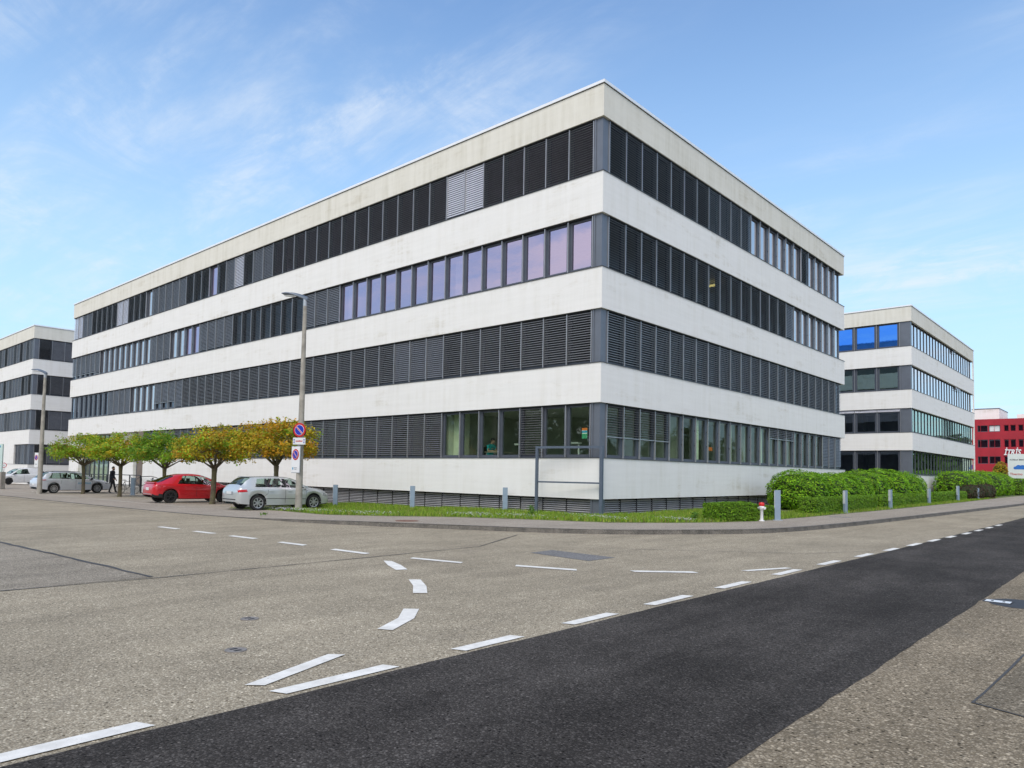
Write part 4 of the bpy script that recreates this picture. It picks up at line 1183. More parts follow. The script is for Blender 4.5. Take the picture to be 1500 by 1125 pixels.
def seam(root, ysurf, xm, pts, w=.012, name='door_gap'):
    mb = MB()
    for s in (1, -1):
        for (x0, z0), (x1, z1) in zip(pts[:-1], pts[1:]):
            n = max(1, int(math.hypot(x1-x0, z1-z0)/.06))
            for k in range(n):
                a, b = k/n, (k+1)/n
                xa, za, xb, zb = lerp(x0,x1,a), lerp(z0,z1,a), lerp(x0,x1,b), lerp(z0,z1,b)
                d = Vector((xb-xa, zb-za)).normalized(); nx, nz = -d.y*w/2, d.x*w/2
                q = [(xx-xm, s*(ysurf(xx, zz)+.004), zz) for xx, zz in ((xa-nx, za-nz), (xb-nx, zb-nz), (xb+nx, zb+nz), (xa+nx, za+nz))]
                mb.quad(*(q if s < 0 else q[::-1]))
    mb.build(name, M['blacktrim'], root)
def handle(root, ysurf, xm, x, z, mat):
    for s in (1, -1):
        y = ysurf(x, z)*s; mb = MB(); mb.box(x-xm-.09, x-xm+.09, y-.004*s, y+.03*s, z-.016, z+.016); mb.build('door_handle', mat, root)
def mirror(root, ysurf, xm, x, z, mat):
    for s in (1, -1):
        y = ysurf(x, z-.05)*s; mb = MB()
        mb.hexa([(x-xm-.05,y,z-.05),(x-xm+.07,y,z-.05),(x-xm+.07,y+.19*s,z-.03),(x-xm-.05,y+.19*s,z-.03),(x-xm-.05,y+.02*s,z+.05),(x-xm+.05,y+.02*s,z+.05),(x-xm+.05,y+.18*s,z+.08),(x-xm-.05,y+.18*s,z+.08)])
        mb.build('wing_mirror', mat, root)
def lamp(root, ysurf, xm, quad4, mat, name, nx=9, nz=5):
    """lamp glass laid on the flank between four corners given as (x, z)"""
    for s in (1, -1):
        mb = MB(); G = []
        for i in range(nx+1):
            row = []
            for j in range(nz+1):
                u, v = i/nx, j/nz
                x = lerp(lerp(quad4[0][0], quad4[1][0], u), lerp(quad4[3][0], quad4[2][0], u), v); z = lerp(lerp(quad4[0][1], quad4[1][1], u), lerp(quad4[3][1], quad4[2][1], u), v)
                e = .010*min(1, 4*min(u, 1-u)+.3)*min(1, 4*min(v, 1-v)+.3)
                row.append((x-xm-(e*1.2 if x < .5 else -e*1.2), s*(ysurf(x, z)+e), z))
            G.append(row)
        for i in range(nx):
            for j in range(nz):
                q = [G[i][j], G[i+1][j], G[i+1][j+1], G[i][j+1]]; mb.quad(*(q if s < 0 else q[::-1]))
        mb.build(name, mat, root, True)
def plate(root, xm, x, z, w=.30, h=.13, tilt=0.0):
    mb = MB(); mb.hexa([(x-xm,-w/2,z-h/2),(x-xm+.012,-w/2,z-h/2),(x-xm+.012,w/2,z-h/2),(x-xm,w/2,z-h/2),(x-xm+tilt,-w/2,z+h/2),(x-xm+tilt+.012,-w/2,z+h/2),(x-xm+tilt+.012,w/2,z+h/2),(x-xm+tilt,w/2,z+h/2)])
    mb.build('number_plate', M['plate'], root)

def spec_generic(xg0, xg1, rear, front, pillars, tail, head, sill_black=True, bumper=None, lean=(.16,.72)):
    """sorts each little face of the hull into the part it belongs to"""
    def f(x, y, z, n, s, t, k):
        zl, zb, zt, w, wt = t
        if n.z < -.6: return 'trim'
        if bumper and bumper(x, y, z): return 'bumper'
        if rear[0] < x < rear[1] and k >= 8: return 'rear_window'
        if front[0] < x < front[1] and k >= 8: return 'windscreen'
        if 1 <= k <= 6:
            u = (k-.5)/6
            if xg0+lean[0]*u < x < xg1-lean[1]*u:
                for a, b in pillars:
                    if a < x < b: return 'window_pillar:%d' % s
                return 'side_window:%d' % s
        return 'body'
    return f

# silver compact hatchback, tail towards the street
tabA = [(0,.36,.74,.79,.66,.58),(.05,.30,.84,.90,.76,.62),(.14,.25,.93,1.03,.82,.66),(.28,.24,.94,1.15,.85,.625),(.46,.22,.945,1.31,.872,.585),(.66,.20,.945,1.395,.882,.565),(1.2,.19,.94,1.42,.885,.575),(1.8,.185,.93,1.43,.885,.58),
        (2.3,.185,.92,1.40,.885,.57),(2.6,.185,.91,1.33,.885,.565),(3.0,.19,.895,1.14,.88,.62),(3.3,.20,.88,.985,.875,.68),(3.6,.20,.845,.935,.865,.70),(3.9,.21,.78,.875,.85,.68),(4.1,.22,.70,.79,.80,.62),(4.22,.25,.60,.68,.72,.54),(4.28,.32,.52,.58,.58,.46)]
specA = spec_generic(.74, 3.14, (.17,.60,.10), (2.36,3.30), [(1.22,1.30),(2.02,2.12)],
    lambda x, y, z: x < .36 and y > .44 and .73 < z < .87, lambda x, y, z: x > 3.92 and y > .50 and .56 < z < .74)
def car_A():
    r, ys, xm = make_car('parked_car', 'silver hatchback parked beside the lamp post with the no parking signs', 'car', (-12.98,-5.85,zp(-13,-6)), R(90-3), 1.77, tabA, (.86,3.44), .318, M['car_silver'], M['carglass'], specA)
    seam(r, ys, xm, [(2.07,.30),(2.07,.90)]); seam(r, ys, xm, [(1.30,.90),(1.27,.70),(1.16,.62)]); seam(r, ys, xm, [(3.03,.32),(3.06,.86)]); seam(r, ys, xm, [(1.18,.50),(3.1,.46)], .02, 'rubbing_strip')
    lamp(r, ys, xm, [(.035,.755),(.40,.77),(.36,.875),(.045,.865)], M['tail'], 'tail_light'); lamp(r, ys, xm, [(3.86,.60),(4.22,.54),(4.20,.62),(3.90,.72)], M['lamp_clear'], 'headlight')
    for x in (1.42, 2.28): handle(r, ys, xm, x, .80, M['car_silver'])
    mirror(r, ys, xm, 2.98, .95, M['car_silver']); plate(r, xm, -.02, .73, .46, .11, .0)
    mb = MB(); mb.box(-.012-xm, .01-xm, -.34, .34, .655, .785); mb.build('plate_recess', M['galv'], r)
    mb = MB(); mb.box(-.012-xm, .05-xm, -.60, .60, .44, .475); mb.build('bumper_strip', M['blacktrim'], r)
    mb = MB(); mb.box(.56-xm, .8-xm, -.5, .5, 1.385, 1.41); mb.build('roof_spoiler', M['car_silver'], r)
    mb = MB(); mb.tube([(.235-xm,.34,1.10),(.30-xm,-.05,1.18)], .012, 6); mb.build('rear_wiper', M['blacktrim'], r)
car_A()

# red hatchback coupe
tabB = [(0,.40,.72,.78,.62,.56),(.06,.33,.84,.94,.76,.62),(.18,.28,.93,1.03,.82,.66),(.42,.25,.95,1.12,.85,.62),(.70,.23,.945,1.25,.872,.56),(1.05,.21,.935,1.38,.882,.53),(1.5,.19,.92,1.45,.885,.545),(1.95,.185,.905,1.46,.885,.55),
        (2.35,.185,.89,1.42,.885,.55),(2.8,.19,.875,1.28,.88,.58),(3.2,.195,.855,1.08,.875,.64),(3.5,.20,.83,.94,.865,.69),(3.8,.21,.79,.87,.85,.68),(4.0,.22,.73,.80,.81,.62),(4.15,.25,.64,.70,.73,.54),(4.25,.32,.54,.60,.58,.46)]
specB = spec_generic(1.12, 3.36, (.24,1.02,.10), (2.40,3.46), [(2.02,2.09)],
    lambda x, y, z: x < .30 and y > .46 and .84 < z < .91, lambda x, y, z: x > 3.84 and y > .46 and .58 < z < .76,
    bumper=lambda x, y, z: x < .55 and z < .43, lean=(.34,.86))
def car_B():
    r, ys, xm = make_car('parked_car', 'red hatchback with black wheels parked behind the yellow olive tree trunk', 'car', (-21.4,-5.85,zp(-21.4,-6)), R(90-2), 1.76, tabB, (.80,3.43), .325, M['car_red'], M['carglass'], specB, 'steel')
    seam(r, ys, xm, [(2.05,.32),(2.05,.88)]); seam(r, ys, xm, [(3.12,.34),(3.14,.82)])
    lamp(r, ys, xm, [(.04,.86),(.34,.875),(.30,.915),(.05,.91)], M['tail'], 'tail_light'); lamp(r, ys, xm, [(3.80,.64),(4.18,.58),(4.16,.65),(3.86,.76)], M['lamp_clear'], 'headlight')
    handle(r, ys, xm, 2.28, .78, M['car_red']); mirror(r, ys, xm, 3.0, .92, M['car_red']); plate(r, xm, -.015, .70, .36, .13, .0)
    mb = MB(); mb.hexa([(.05-xm,-.66,.985),(.16-xm,-.66,.985),(.16-xm,.66,.985),(.05-xm,.66,.985),(.07-xm,-.64,1.02),(.20-xm,-.64,1.05),(.20-xm,.64,1.05),(.07-xm,.64,1.02)]); mb.build('spoiler', M['car_red'], r)
    mb = MB(); mb.box(-.01-xm, .05-xm, -.52, .52, .43, .46); mb.build('bumper_strip', M['galv'], r)
car_B()

# bluish silver estate
tabC = [(0,.42,.70,.76,.64,.56),(.06,.34,.84,.92,.76,.62),(.18,.28,.93,1.00,.82,.66),(.32,.25,.955,1.14,.85,.62),(.54,.22,.955,1.36,.872,.57),(.78,.20,.95,1.42,.882,.56),(1.4,.19,.94,1.45,.89,.57),(2.1,.185,.925,1.455,.89,.575),
        (2.6,.185,.91,1.40,.89,.575),(3.0,.19,.90,1.26,.885,.59),(3.35,.195,.885,1.07,.88,.65),(3.6,.20,.865,.96,.875,.69),(3.95,.20,.82,.90,.86,.70),(4.25,.21,.74,.82,.83,.66),(4.45,.23,.65,.72,.77,.58),(4.58,.28,.56,.62,.66,.50),(4.63,.36,.50,.54,.54,.42)]
specC = spec_generic(.56, 3.44, (.20,.68,.12), (2.68,3.56), [(1.28,1.36),(2.18,2.28)],
    lambda x, y, z: x < .40 and y > .34 and .83 < z < .91, lambda x, y, z: x > 4.14 and y > .46 and .60 < z < .73, lean=(.30,.72))
def car_C():
    r, ys, xm = make_car('parked_car', 'bluish silver estate car with a blue door logo parked at the left lamp post', 'car', (-39.5,-5.9,zp(-39,-6)), R(90+5), 1.8, tabC, (.92,3.61), .325, M['car_grey'], M['carglass'], specC, 'multi')
    seam(r, ys, xm, [(2.23,.30),(2.23,.90)]); seam(r, ys, xm, [(3.25,.32),(3.28,.84)]); seam(r, ys, xm, [(1.36,.90),(1.32,.66),(1.24,.60)])
    lamp(r, ys, xm, [(.035,.85),(.46,.865),(.40,.915),(.05,.905)], M['tail'], 'tail_light'); lamp(r, ys, xm, [(4.10,.63),(4.54,.56),(4.52,.62),(4.16,.72)], M['lamp_clear'], 'headlight')
    for x in (1.56, 2.46): handle(r, ys, xm, x, .78, M['car_grey'])
    mirror(r, ys, xm, 3.2, .95, M['blacktrim']); plate(r, xm, -.015, .58, .36, .12)
    for s in (1, -1):
        mb = MB(); mb.tube([(.85-xm, .53*s, 1.41), (1.0-xm, .54*s, 1.455), (2.4-xm, .555*s, 1.465), (2.6-xm, .55*s, 1.42)], .016, 6); mb.build('roof_rail', M['blacktrim'], r)
    mb = MB(); mb.hexa([(.50-xm,-.03,1.36),(.62-xm,-.03,1.36),(.62-xm,.03,1.36),(.50-xm,.03,1.36),(.52-xm,-.01,1.44),(.58-xm,-.01,1.44),(.58-xm,.01,1.44),(.52-xm,.01,1.44)]); mb.build('roof_aerial', M['blacktrim'], r)
    mb = MB(); rr = random.Random(4)
    for s in (1, -1):
        for k in range(11):
            x0 = 2.36+k*.075; h = .05+.03*rr.random()
            q = [(xx-xm, s*(ys(xx, zz)+.005), zz) for xx, zz in ((x0,.66),(x0+.055,.66),(x0+.06,.66+h),(x0+.01,.66+h))]
            mb.quad(*(q if s < 0 else q[::-1]))
        q = [(xx-xm, s*(ys(xx, zz)+.005), zz) for xx, zz in ((2.34,.615),(3.18,.615),(3.18,.635),(2.34,.635))]; mb.quad(*(q if s < 0 else q[::-1]))
    mb.build('door_logo', M['cyan'], r)
car_C()

# small white car far left
tabD = [(0,.40,.80,.86,.66,.6),(.08,.30,.96,1.05,.78,.66),(.3,.24,1.02,1.45,.84,.62),(.7,.2,1.02,1.60,.86,.62),(1.6,.19,1.0,1.64,.87,.63),(2.3,.19,.98,1.58,.87,.63),(2.7,.19,.97,1.40,.87,.64),(3.1,.2,.95,1.12,.865,.68),(3.5,.2,.90,.99,.85,.68),(3.85,.22,.78,.88,.80,.62),(4.0,.28,.62,.70,.66,.5),(4.05,.34,.54,.6,.55,.42)]
specD = spec_generic(1.5, 3.2, (.05,.3,.2), (2.4,3.2), [(2.05,2.13)], lambda x, y, z: x < .2 and y > .5 and .8 < z < 1.1, lambda x, y, z: x > 3.7 and y > .45 and .6 < z < .78)
def car_D():
    x, y = -69.2, -1.6
    r, ys, xm = make_car('parked_car', 'small white van like car parked before the left building, half hidden behind the estate', 'car', (x, y, zg(x)+.05), R(-90+8), 1.75, tabD, (.75,3.3), .31, M['car_white'], M['carglass'], specD, 'steel')
    lamp(r, ys, xm, [(.03,.80),(.16,.82),(.2,1.0),(.07,.98)], M['tail'], 'tail_light'); lamp(r, ys, xm, [(3.6,.70),(3.95,.6),(3.93,.68),(3.65,.82)], M['lamp_clear'], 'headlight')
    mirror(r, ys, xm, 2.9, 1.05, M['blacktrim']); seam(r, ys, xm, [(2.0,.3),(2.0,.98)]); seam(r, ys, xm, [(3.1,.32),(3.1,.9)])
car_D()
# ------------------------------------------------------------------ street furniture
def lamp_post(label, x, y, h, arm_dir, arm, seed):
    z = zp(x, y); t = thing('street_lamp', label, 'street lamp', (x, y, z), 0, 'street lamps')
    bb = MB(); n = 9
    bb.tube([(0,0,-.1),(0,0,.25),(0,0,h*.5),(0,0,h*.97)], [.155,.15,.115,.078], 18); bb.build('pole', M['post_concrete'], t, True, 60)
    bb = MB(); bb.tube([(0,0,h*.965),(0,0,h*1.0)], [.085,.075], 16); bb.build('collar', M['galv'], t, True, 60)
    d = Vector(arm_dir).normalized(); s = Vector((-d.y, d.x, 0)); bb = MB(); prev = None
    for k in range(11):
        u = k/10; c = d*(arm*u-.12)+Vector((0,0,h*1.0+.02+.30*math.sin(u*1.9)*.9-.02*u)); w = lerp(.07,.19, min(1,u*1.6))*(1 if u < .85 else lerp(1,.75,(u-.85)/.15)); th = lerp(.10,.03,u)
        cur = [c-s*w-Vector((0,0,th)), c+s*w-Vector((0,0,th)), c+s*w*.9, c+Vector((0,0,th*.7)), c-s*w*.9]
        if prev:
            for i in range(5): bb.quad(prev[i], prev[(i+1)%5], cur[(i+1)%5], cur[i])
        else: bb.poly(cur[::-1])
        prev = cur
    bb.poly(prev); hd = bb.build('lamp_head', M['frame_steel'], t, True, 40)
    bb = MB(); c = d*(arm*.62)+Vector((0,0,h+.135))
    bb.hexa([c-d*.22-s*.1-Vector((0,0,.02)), c+d*.22-s*.1+Vector((0,0,.012)), c+d*.22+s*.1+Vector((0,0,.012)), c-d*.22+s*.1-Vector((0,0,.02)), c-d*.22-s*.1, c+d*.22-s*.1+Vector((0,0,.03)), c+d*.22+s*.1+Vector((0,0,.03)), c-d*.22+s*.1])
    bb.build('lamp_lens', M['plate'], hd)
    return t
CAM = Vector((15.7,-22.5,1.69))
lamp_post('tall concrete street lamp carrying the no parking signs beside the silver hatchback', -11.4, -5.76, 9.05, (-.75,-.5,0), 1.15, 1)
lamp_post('concrete street lamp at the left beside the bluish estate car', -37.6, -8.3, 7.75, (-.75,-.55,0), 1.0, 2)

def basis(face_dir):
    f = Vector(face_dir).normalized(); r = Vector((-f.y, f.x, 0)); return f, r
def round_sign(o, c, f, r, rad, kind, name='sign_face'):
    u = Vector((0,0,1)); c = Vector(c)
    def disc(rad_, off, mat, nm, n=36):
        bb = MB(); P = [c+f*off+(r*math.cos(2*math.pi*k/n)+u*math.sin(2*math.pi*k/n))*rad_ for k in range(n)]
        Q = [p-f*.006 for p in P]; bb.poly(P); bb.poly(Q[::-1])
        for k in range(n): bb.quad(Q[k], Q[(k+1)%n], P[(k+1)%n], P[k])
        return bb.build(nm, mat, o)
    def bar(a, w, l, off, mat, nm):
        e1 = r*math.cos(a)+u*math.sin(a); e2 = -r*math.sin(a)+u*math.cos(a); bb = MB(); q = c+f*off
        bb.quad(q-e1*l-e2*w, q+e1*l-e2*w, q+e1*l+e2*w, q-e1*l+e2*w); bb.build(nm, mat, o)
    if kind == 'nopark':
        disc(rad, 0, M['red'], name); disc(rad*.74, .007, M['white'], 'white_ring'); disc(rad*.69, .014, M['blue'], 'blue_disc')
        bar(R(-45), rad*.105, rad*.70, .0205, M['white'], 'slash'); bar(R(-45), rad*.055, rad*.70, .024, M['red'], 'slash')
    else:
        disc(rad, 0, M['red'], name); disc(rad*.78, .007, M['white'], 'white_disc')
def panel(o, c, f, r, w, h, mat, name, th=.02, off=0.0):
    u = Vector((0,0,1)); c = Vector(c)+f*off; bb = MB()
    P = [c-r*w/2-u*h/2, c+r*w/2-u*h/2, c+r*w/2+u*h/2, c-r*w/2+u*h/2]; Q = [p-f*th for p in P]
    bb.hexa(Q+P); return bb.build(name, mat, o)
def arrow_and_lines(o, c, f, r, w, h):
    pass

# the two no parking signs clamped to the lamp post (things of their own)
LX, LY = -11.4, -5.76; lz = zp(LX, LY)
f, r = basis((.42,-.91,0))
s1 = thing('no_parking_sign', 'round red and blue no parking sign above a small white plate with two arrows', 'traffic sign', (LX, LY, lz), 0, 'no parking signs on the lamp post')
o_ = f*.16+r*.03
round_sign(s1, o_+Vector((0,0,3.40)), f, r, .30, 'nopark')
panel(s1, o_+Vector((0,0,2.93)), f, r, .60, .29, M['plate'], 'arrow_plate')
for sx in (-.24, .24):
    bb = MB(); c = o_+r*sx+Vector((0,0,2.93))+f*.004; u = Vector((0,0,1))
    bb.quad(c-r*.012-u*.05, c+r*.012-u*.05, c+r*.012+u*.05, c-r*.012+u*.05); bb.tri(c-r*.04+u*.05, c+r*.04+u*.05, c+u*.10); bb.tri(c+r*.04-u*.05, c-r*.04-u*.05, c-u*.10)
    bb.build('arrow', M['blue'], s1)
bb = MB(); rr = random.Random(2)
for k in range(10):
    c = o_+r*(-.15+k*.033)+Vector((0,0,2.925))+f*.004; u = Vector((0,0,1)); hh = rr.choice((.028,.028,.045))
    bb.quad(c-r*.011-u*.028, c+r*.011-u*.028, c+r*.011+u*hh, c-r*.011+u*hh)
bb.build('small_print', M['red'], s1)
bb = MB(); bb.tube([(0,0,2.84),(0,0,2.88)], .15, 14); bb.tube([(0,0,3.34),(0,0,3.38)], .148, 14); bb.build('clamp', M['galv'], s1)
f2, r2 = basis((-.1,-1,0))
f2, r2 = basis((.95,-.32,0))
s2 = thing('no_parking_sign', 'tall white panel with a red and blue no parking disc below the round sign', 'traffic sign', (LX, LY, lz), 0, 'no parking signs on the lamp post')
f2, r2 = basis((.05,-1,0))
c2 = f2*.155-r2*.10
panel(s2, c2+Vector((0,0,2.15)), f2, r2, .58, 1.10, M['white'], 'sign_panel')
panel(s2, c2+Vector((0,0,2.15)), f2, r2, .62, 1.14, M['galv'], 'panel_rim', .02, -.012)
round_sign(s2, c2+f2*.008+Vector((0,0,2.36)), f2, r2, .235, 'nopark')
panel(s2, c2+r2*-.17+Vector((0,0,1.77)), f2, r2, .07, .10, M['cyan'], 'pictogram', .003, .006)
bb = MB(); u = Vector((0,0,1))
for k, wd in enumerate((.22,.16)):
    c = c2+r2*.02+Vector((0,0,1.80-k*.06))+f2*.006; bb.quad(c-r2*wd/2-u*.012, c+r2*wd/2-u*.012, c+r2*wd/2+u*.012, c-r2*wd/2+u*.012)
bb.build('small_print', M['galv'], s2)
s4 = thing('traffic_sign', 'dark back of a round sign facing away on the lamp post', 'traffic sign', (LX, LY, lz), 0)
f4, r4 = basis((-.98,.15,0))
bb = MB(); n = 28; c = f4*.17+Vector((0,0,3.38)); u = Vector((0,0,1))
P = [c+(r4*math.cos(2*math.pi*k/n)+u*math.sin(2*math.pi*k/n))*.3 for k in range(n)]; Q = [p-f4*.012 for p in P]
bb.poly(P); bb.poly(Q[::-1])
for k in range(n): bb.quad(Q[k], Q[(k+1)%n], P[(k+1)%n], P[k])
bb.build('sign_back', M['gasket'], s4)
panel(s4, f4*.17+Vector((0,0,2.93)), f4, r4, .5, .3, M['gasket'], 'plate_back')
# sign on the left lamp
LX2, LY2 = -37.6, -8.3; lz2 = zp(LX2, LY2)
f3, r3 = basis((.25,-.97,0))
s3 = thing('no_parking_sign', 'white panel with a red disc fixed to the left street lamp', 'traffic sign', (LX2, LY2, lz2), 0)
c3 = f3*.16-r3*.22
panel(s3, c3+Vector((0,0,2.18)), f3, r3, .40, .92, M['white'], 'sign_panel')
round_sign(s3, c3+f3*.006+Vector((0,0,2.32)), f3, r3, .17, 'nopark')
panel(s3, c3+f3*.006+Vector((0,0,1.9)), f3, r3, .2, .05, M['galv'], 'small_print', .003)
# round weight limit sign on a thin post by the left building
wx, wy = -68.3, -3.2
s5 = thing('traffic_sign', 'small round red ringed sign on a thin post before the left building', 'traffic sign', (wx, wy, zg(wx)))
bb = MB(); bb.tube([(0,0,0),(0,0,2.2)], .03, 8); bb.build('post', M['galv'], s5)
f5, r5 = basis((.9,-.5,0)); round_sign(s5, f5*.05+Vector((0,0,1.92)), f5, r5, .24, 'ring')
lt = text_mesh('lettering', '1', .24, M['ink'], .002, 0, .004, s5, 'CENTER'); lt.location = f5*.066+Vector((0,0,1.83)); lt.rotation_euler = (R(90), 0, math.atan2(r5.y, r5.x))
panel(s5, f5*.05+Vector((0,0,1.58)), f5, r5, .3, .08, M['plate'], 'small_plate')

# flat steel posts along the facade and pavement
def flat_post(label, x, y, h, rz, w=.20, z=None):
    t = thing('steel_post', label, 'post', (x, y, zp(x, y) if z is None else z), rz, 'flat blue grey steel posts')
    bb = MB(); bb.box(-w/2, w/2, -.05, .05, -.05, h); bb.build('post', M['bluepost'], t)
    bb = MB(); bb.box(-w/2-.012, -w/2-.0005, -.055, .055, h*.42, h-.02); bb.build('light_strip', M['bluepost_side'], t)
    bb = MB(); bb.box(-w*.8, w*.8, -.11, .11, .0, .035); bb.build('base_plate', M['galv'], t)
cr = R(41)
flat_post('flat blue grey steel post behind the silver hatchback bonnet', -13.2, -2.7, 1.05, cr, .2)
flat_post('flat blue grey steel post in the lawn midway between hatchback and sign frame', -8.75, -1.75, 1.05, cr, .2)
flat_post('flat blue grey steel post in the lawn left of the corner sign frame', -4.5, -.35, 1.0, cr, .2)
flat_post('flat blue grey steel post just right of the fire hydrant', 5.30, 3.75, 1.12, R(30), .2)
flat_post('flat blue grey steel post in front of the nearest big bush', 5.02, 12.4, 1.05, R(75), .2)
flat_post('flat blue grey steel post before the second group of big bushes', 5.0, 20.0, 1.05, R(75), .2)
flat_post('flat blue grey steel post before the white gap between the bushes', 4.5, 31.2, 1.05, R(60), .2)
flat_post('flat blue grey steel post before the farthest bush', 4.35, 41.3, 1.2, R(60), .2)
flat_post('flat blue grey steel post farthest along the pavement, half hidden in the brown shrub', 4.35, 49.5, 1.0, R(60), .2)
flat_post('pale blue steel post standing before the entrance railing', -32.9, -4.4, 1.12, cr, .24)

# empty sign frame at the corner
t = thing('sign_stand', 'empty grey blue steel sign frame standing at the building corner', 'sign stand', (0,0,0))
A = Vector((-2.60,-.60,0)); Bv = Vector((.19,-.17,0)); d = (Bv-A).normalized(); n_ = Vector((-d.y, d.x, 0))
def beam(name, p, q, w, mat=M['frame_steel']):
    p = Vector(p); q = Vector(q); ax = (q-p).normalized()
    s = n_ if abs(ax.dot(n_)) < .9 else d
    v = ax.cross(s); bb = MB()
    P = [p+(s*a+v*b)*w/2 for a, b in ((-1,-1),(1,-1),(1,1),(-1,1))]; Q = [x+(q-p) for x in P]
    bb.hexa(P+Q); return bb.build(name, mat, t)
za = zp(A.x, A.y); zb_ = zp(Bv.x, Bv.y)
beam('post', A+Vector((0,0,za-.05)), A+Vector((0,0,2.78)), .10); beam('post', Bv+Vector((0,0,zb_-.05)), Bv+Vector((0,0,2.78)), .12)
beam('crossbar', A+d*.05+Vector((0,0,2.73)), Bv-d*.06+Vector((0,0,2.73)), .09); beam('crossbar', A+d*.05+Vector((0,0,1.37)), Bv-d*.06+Vector((0,0,1.37)), .06)
for P_ in (A, Bv):
    bb = MB(); z = zp(P_.x, P_.y); bb.box(P_.x-.12, P_.x+.12, P_.y-.1, P_.y+.1, z, z+.03); bb.build('base_plate', M['galv'], t)

# fire hydrant
hx, hy = 5.05, 2.92; hz = zp(hx, hy)
t = thing('fire_hydrant', 'white fire hydrant with a red cap standing between two small hedges', 'fire hydrant', (hx, hy, hz)); t.scale = (.78,.78,.78)
bb = MB(); bb.lathe([(0,0),(.13,0),(.13,.04),(.075,.06),(.07,.50),(.085,.52),(.115,.55),(.125,.66),(.115,.70),(0,.70)], 20); bb.build('barrel', M['white'], t, True, 40)
bb = MB(); bb.lathe([(.118,.70),(.128,.715),(.122,.83),(.10,.86),(.0,.87)], 20); bb.build('cap', M['hyd_red'], t, True, 40)
for a in (R(-25), R(155), R(60)):
    bb = MB(); c = Vector((math.cos(a), math.sin(a), 0)); bb.tube([c*.09+Vector((0,0,.61)), c*.17+Vector((0,0,.60))], .05, 12); bb.tube([c*.17+Vector((0,0,.60)), c*.20+Vector((0,0,.60))], .06, 8); bb.build('outlet', M['white'], t)

# sign board at the far right
bx, by = 1.85, 91.0
t = thing('sign_board', 'large pale company sign board with a blue cloud logo at the far right edge', 'sign board', (bx, by, .1))
f6, r6 = basis((.30,-.95,0))
panel(t, Vector((0,0,3.55))+r6*.75, f6, r6, 2.8, 3.4, M['board'], 'panel', .12)
for s in (-.5, 1.6):
    bb = MB(); c = r6*s-f6*.18; bb.tube([c, c+Vector((0,0,5.0))], .06, 8); bb.build('post', M['galv'], t)
rot6 = (R(90), 0, math.atan2(r6.y, r6.x))
for body, size, x, z, mt, nm in (('AURELIA IMMOBILIEN', .24, -.45, 4.42, 'ink', 'lettering'), ('Thermo', .42, -.45, 2.5, 'red', 'lettering')):
    lt = text_mesh(nm, body, size, M[mt], .004, 0, .004, t); lt.location = f6*.012+r6*x+Vector((0,0,z)); lt.rotation_euler = rot6
bb = MB(); u = Vector((0,0,1)); c = f6*.012+r6*.75+Vector((0,0,3.25))
pts = [(-.5,0)] + [(-.5+.12*math.cos(a)-.02, .14+.14*math.sin(a)) for a in [R(230-k*20) for k in range(8)]] + [(-.2+.22*math.cos(a), .26+.2*math.sin(a)) for a in [R(160-k*20) for k in range(6)]] + [(.15+.24*math.cos(a), .26+.2*math.sin(a)) for a in [R(130-k*20) for k in range(7)]] + [(.5,.12),(.5,0)]
bb.poly([c+r6*x*1.25+u*z*1.25 for x, z in pts]); bb.build('cloud_logo', M['logo'], t)

# pylon at the left edge
px, py = -50.6, -7.6
t = thing('sign_pylon', 'pale mint sign pylon on a concrete block at the left edge', 'sign pylon', (px, py, zg(px)))
f7, r7 = basis((.66,-.75,0))
panel(t, Vector((0,0,.66))-r7*.75, f7, r7, 1.9, 1.36, M['concrete'], 'plinth', .5)
panel(t, Vector((0,0,2.42))-r7*.78, f7, r7, 1.8, 2.15, M['mint'], 'panel', .14, -.12)
panel(t, Vector((0,0,3.30))-r7*.78, f7, r7, 1.5, .16, M['cyan'], 'blue_stripe', .004, -.115)

# entrance railing, notice panel
t = thing('railing', 'black steel railing along the entrance ramp', 'railing', (0,0,0))
def rail_run(x0, x1, y, zb, zt, n):
    bb = MB(); bb.tube([(x0,y,zt),(x1,y,zt)], .03, 8); bb.build('handrail', M['blacksteel'], t)
    bb = MB(); bb.tube([(x0,y,zb+.10),(x1,y,zb+.10)], .025, 6); bb.build('bottom_rail', M['blacksteel'], t)
    for k in range(n+1):
        x = lerp(x0, x1, k/n); bb = MB(); bb.box(x-.035, x+.035, y-.03, y+.03, zb-.05, zt); bb.build('baluster', M['blacksteel'], t)
rail_run(-54.5, -46.0, -1.5, .2, 1.0, 5); rail_run(-44.5, -38.6, -1.8, .22, 1.05, 3)
bb = MB(); bb.tube([(-40.5,-1.8,.35),(-38.7,-1.8,.95)], .022, 6); bb.tube([(-38.7,-1.8,.35),(-40.5,-1.8,.95)], .022, 6); bb.build('cross_brace', M['blacksteel'], t)
nx, ny = -36.9, -2.3
t = thing('notice_panel', 'white panel in a black hoop frame beside the tail of the red car', 'panel', (nx, ny, zp(nx, ny)), R(41))
bb = MB(); bb.box(-.02,.62,-.02,.02,.06,1.06); bb.build('panel', M['white'], t)
bb = MB(); bb.tube([(-.10,0,-.05),(-.10,0,1.2)], .05, 8); bb.tube([(.72,0,-.05),(.72,0,1.1)], .05, 8); bb.tube([(-.10,0,1.16),(.6,0,1.2),(1.0,0,1.1),(1.25,0,.9)], .025, 8); bb.build('hoop_frame', M['blacksteel'], t)

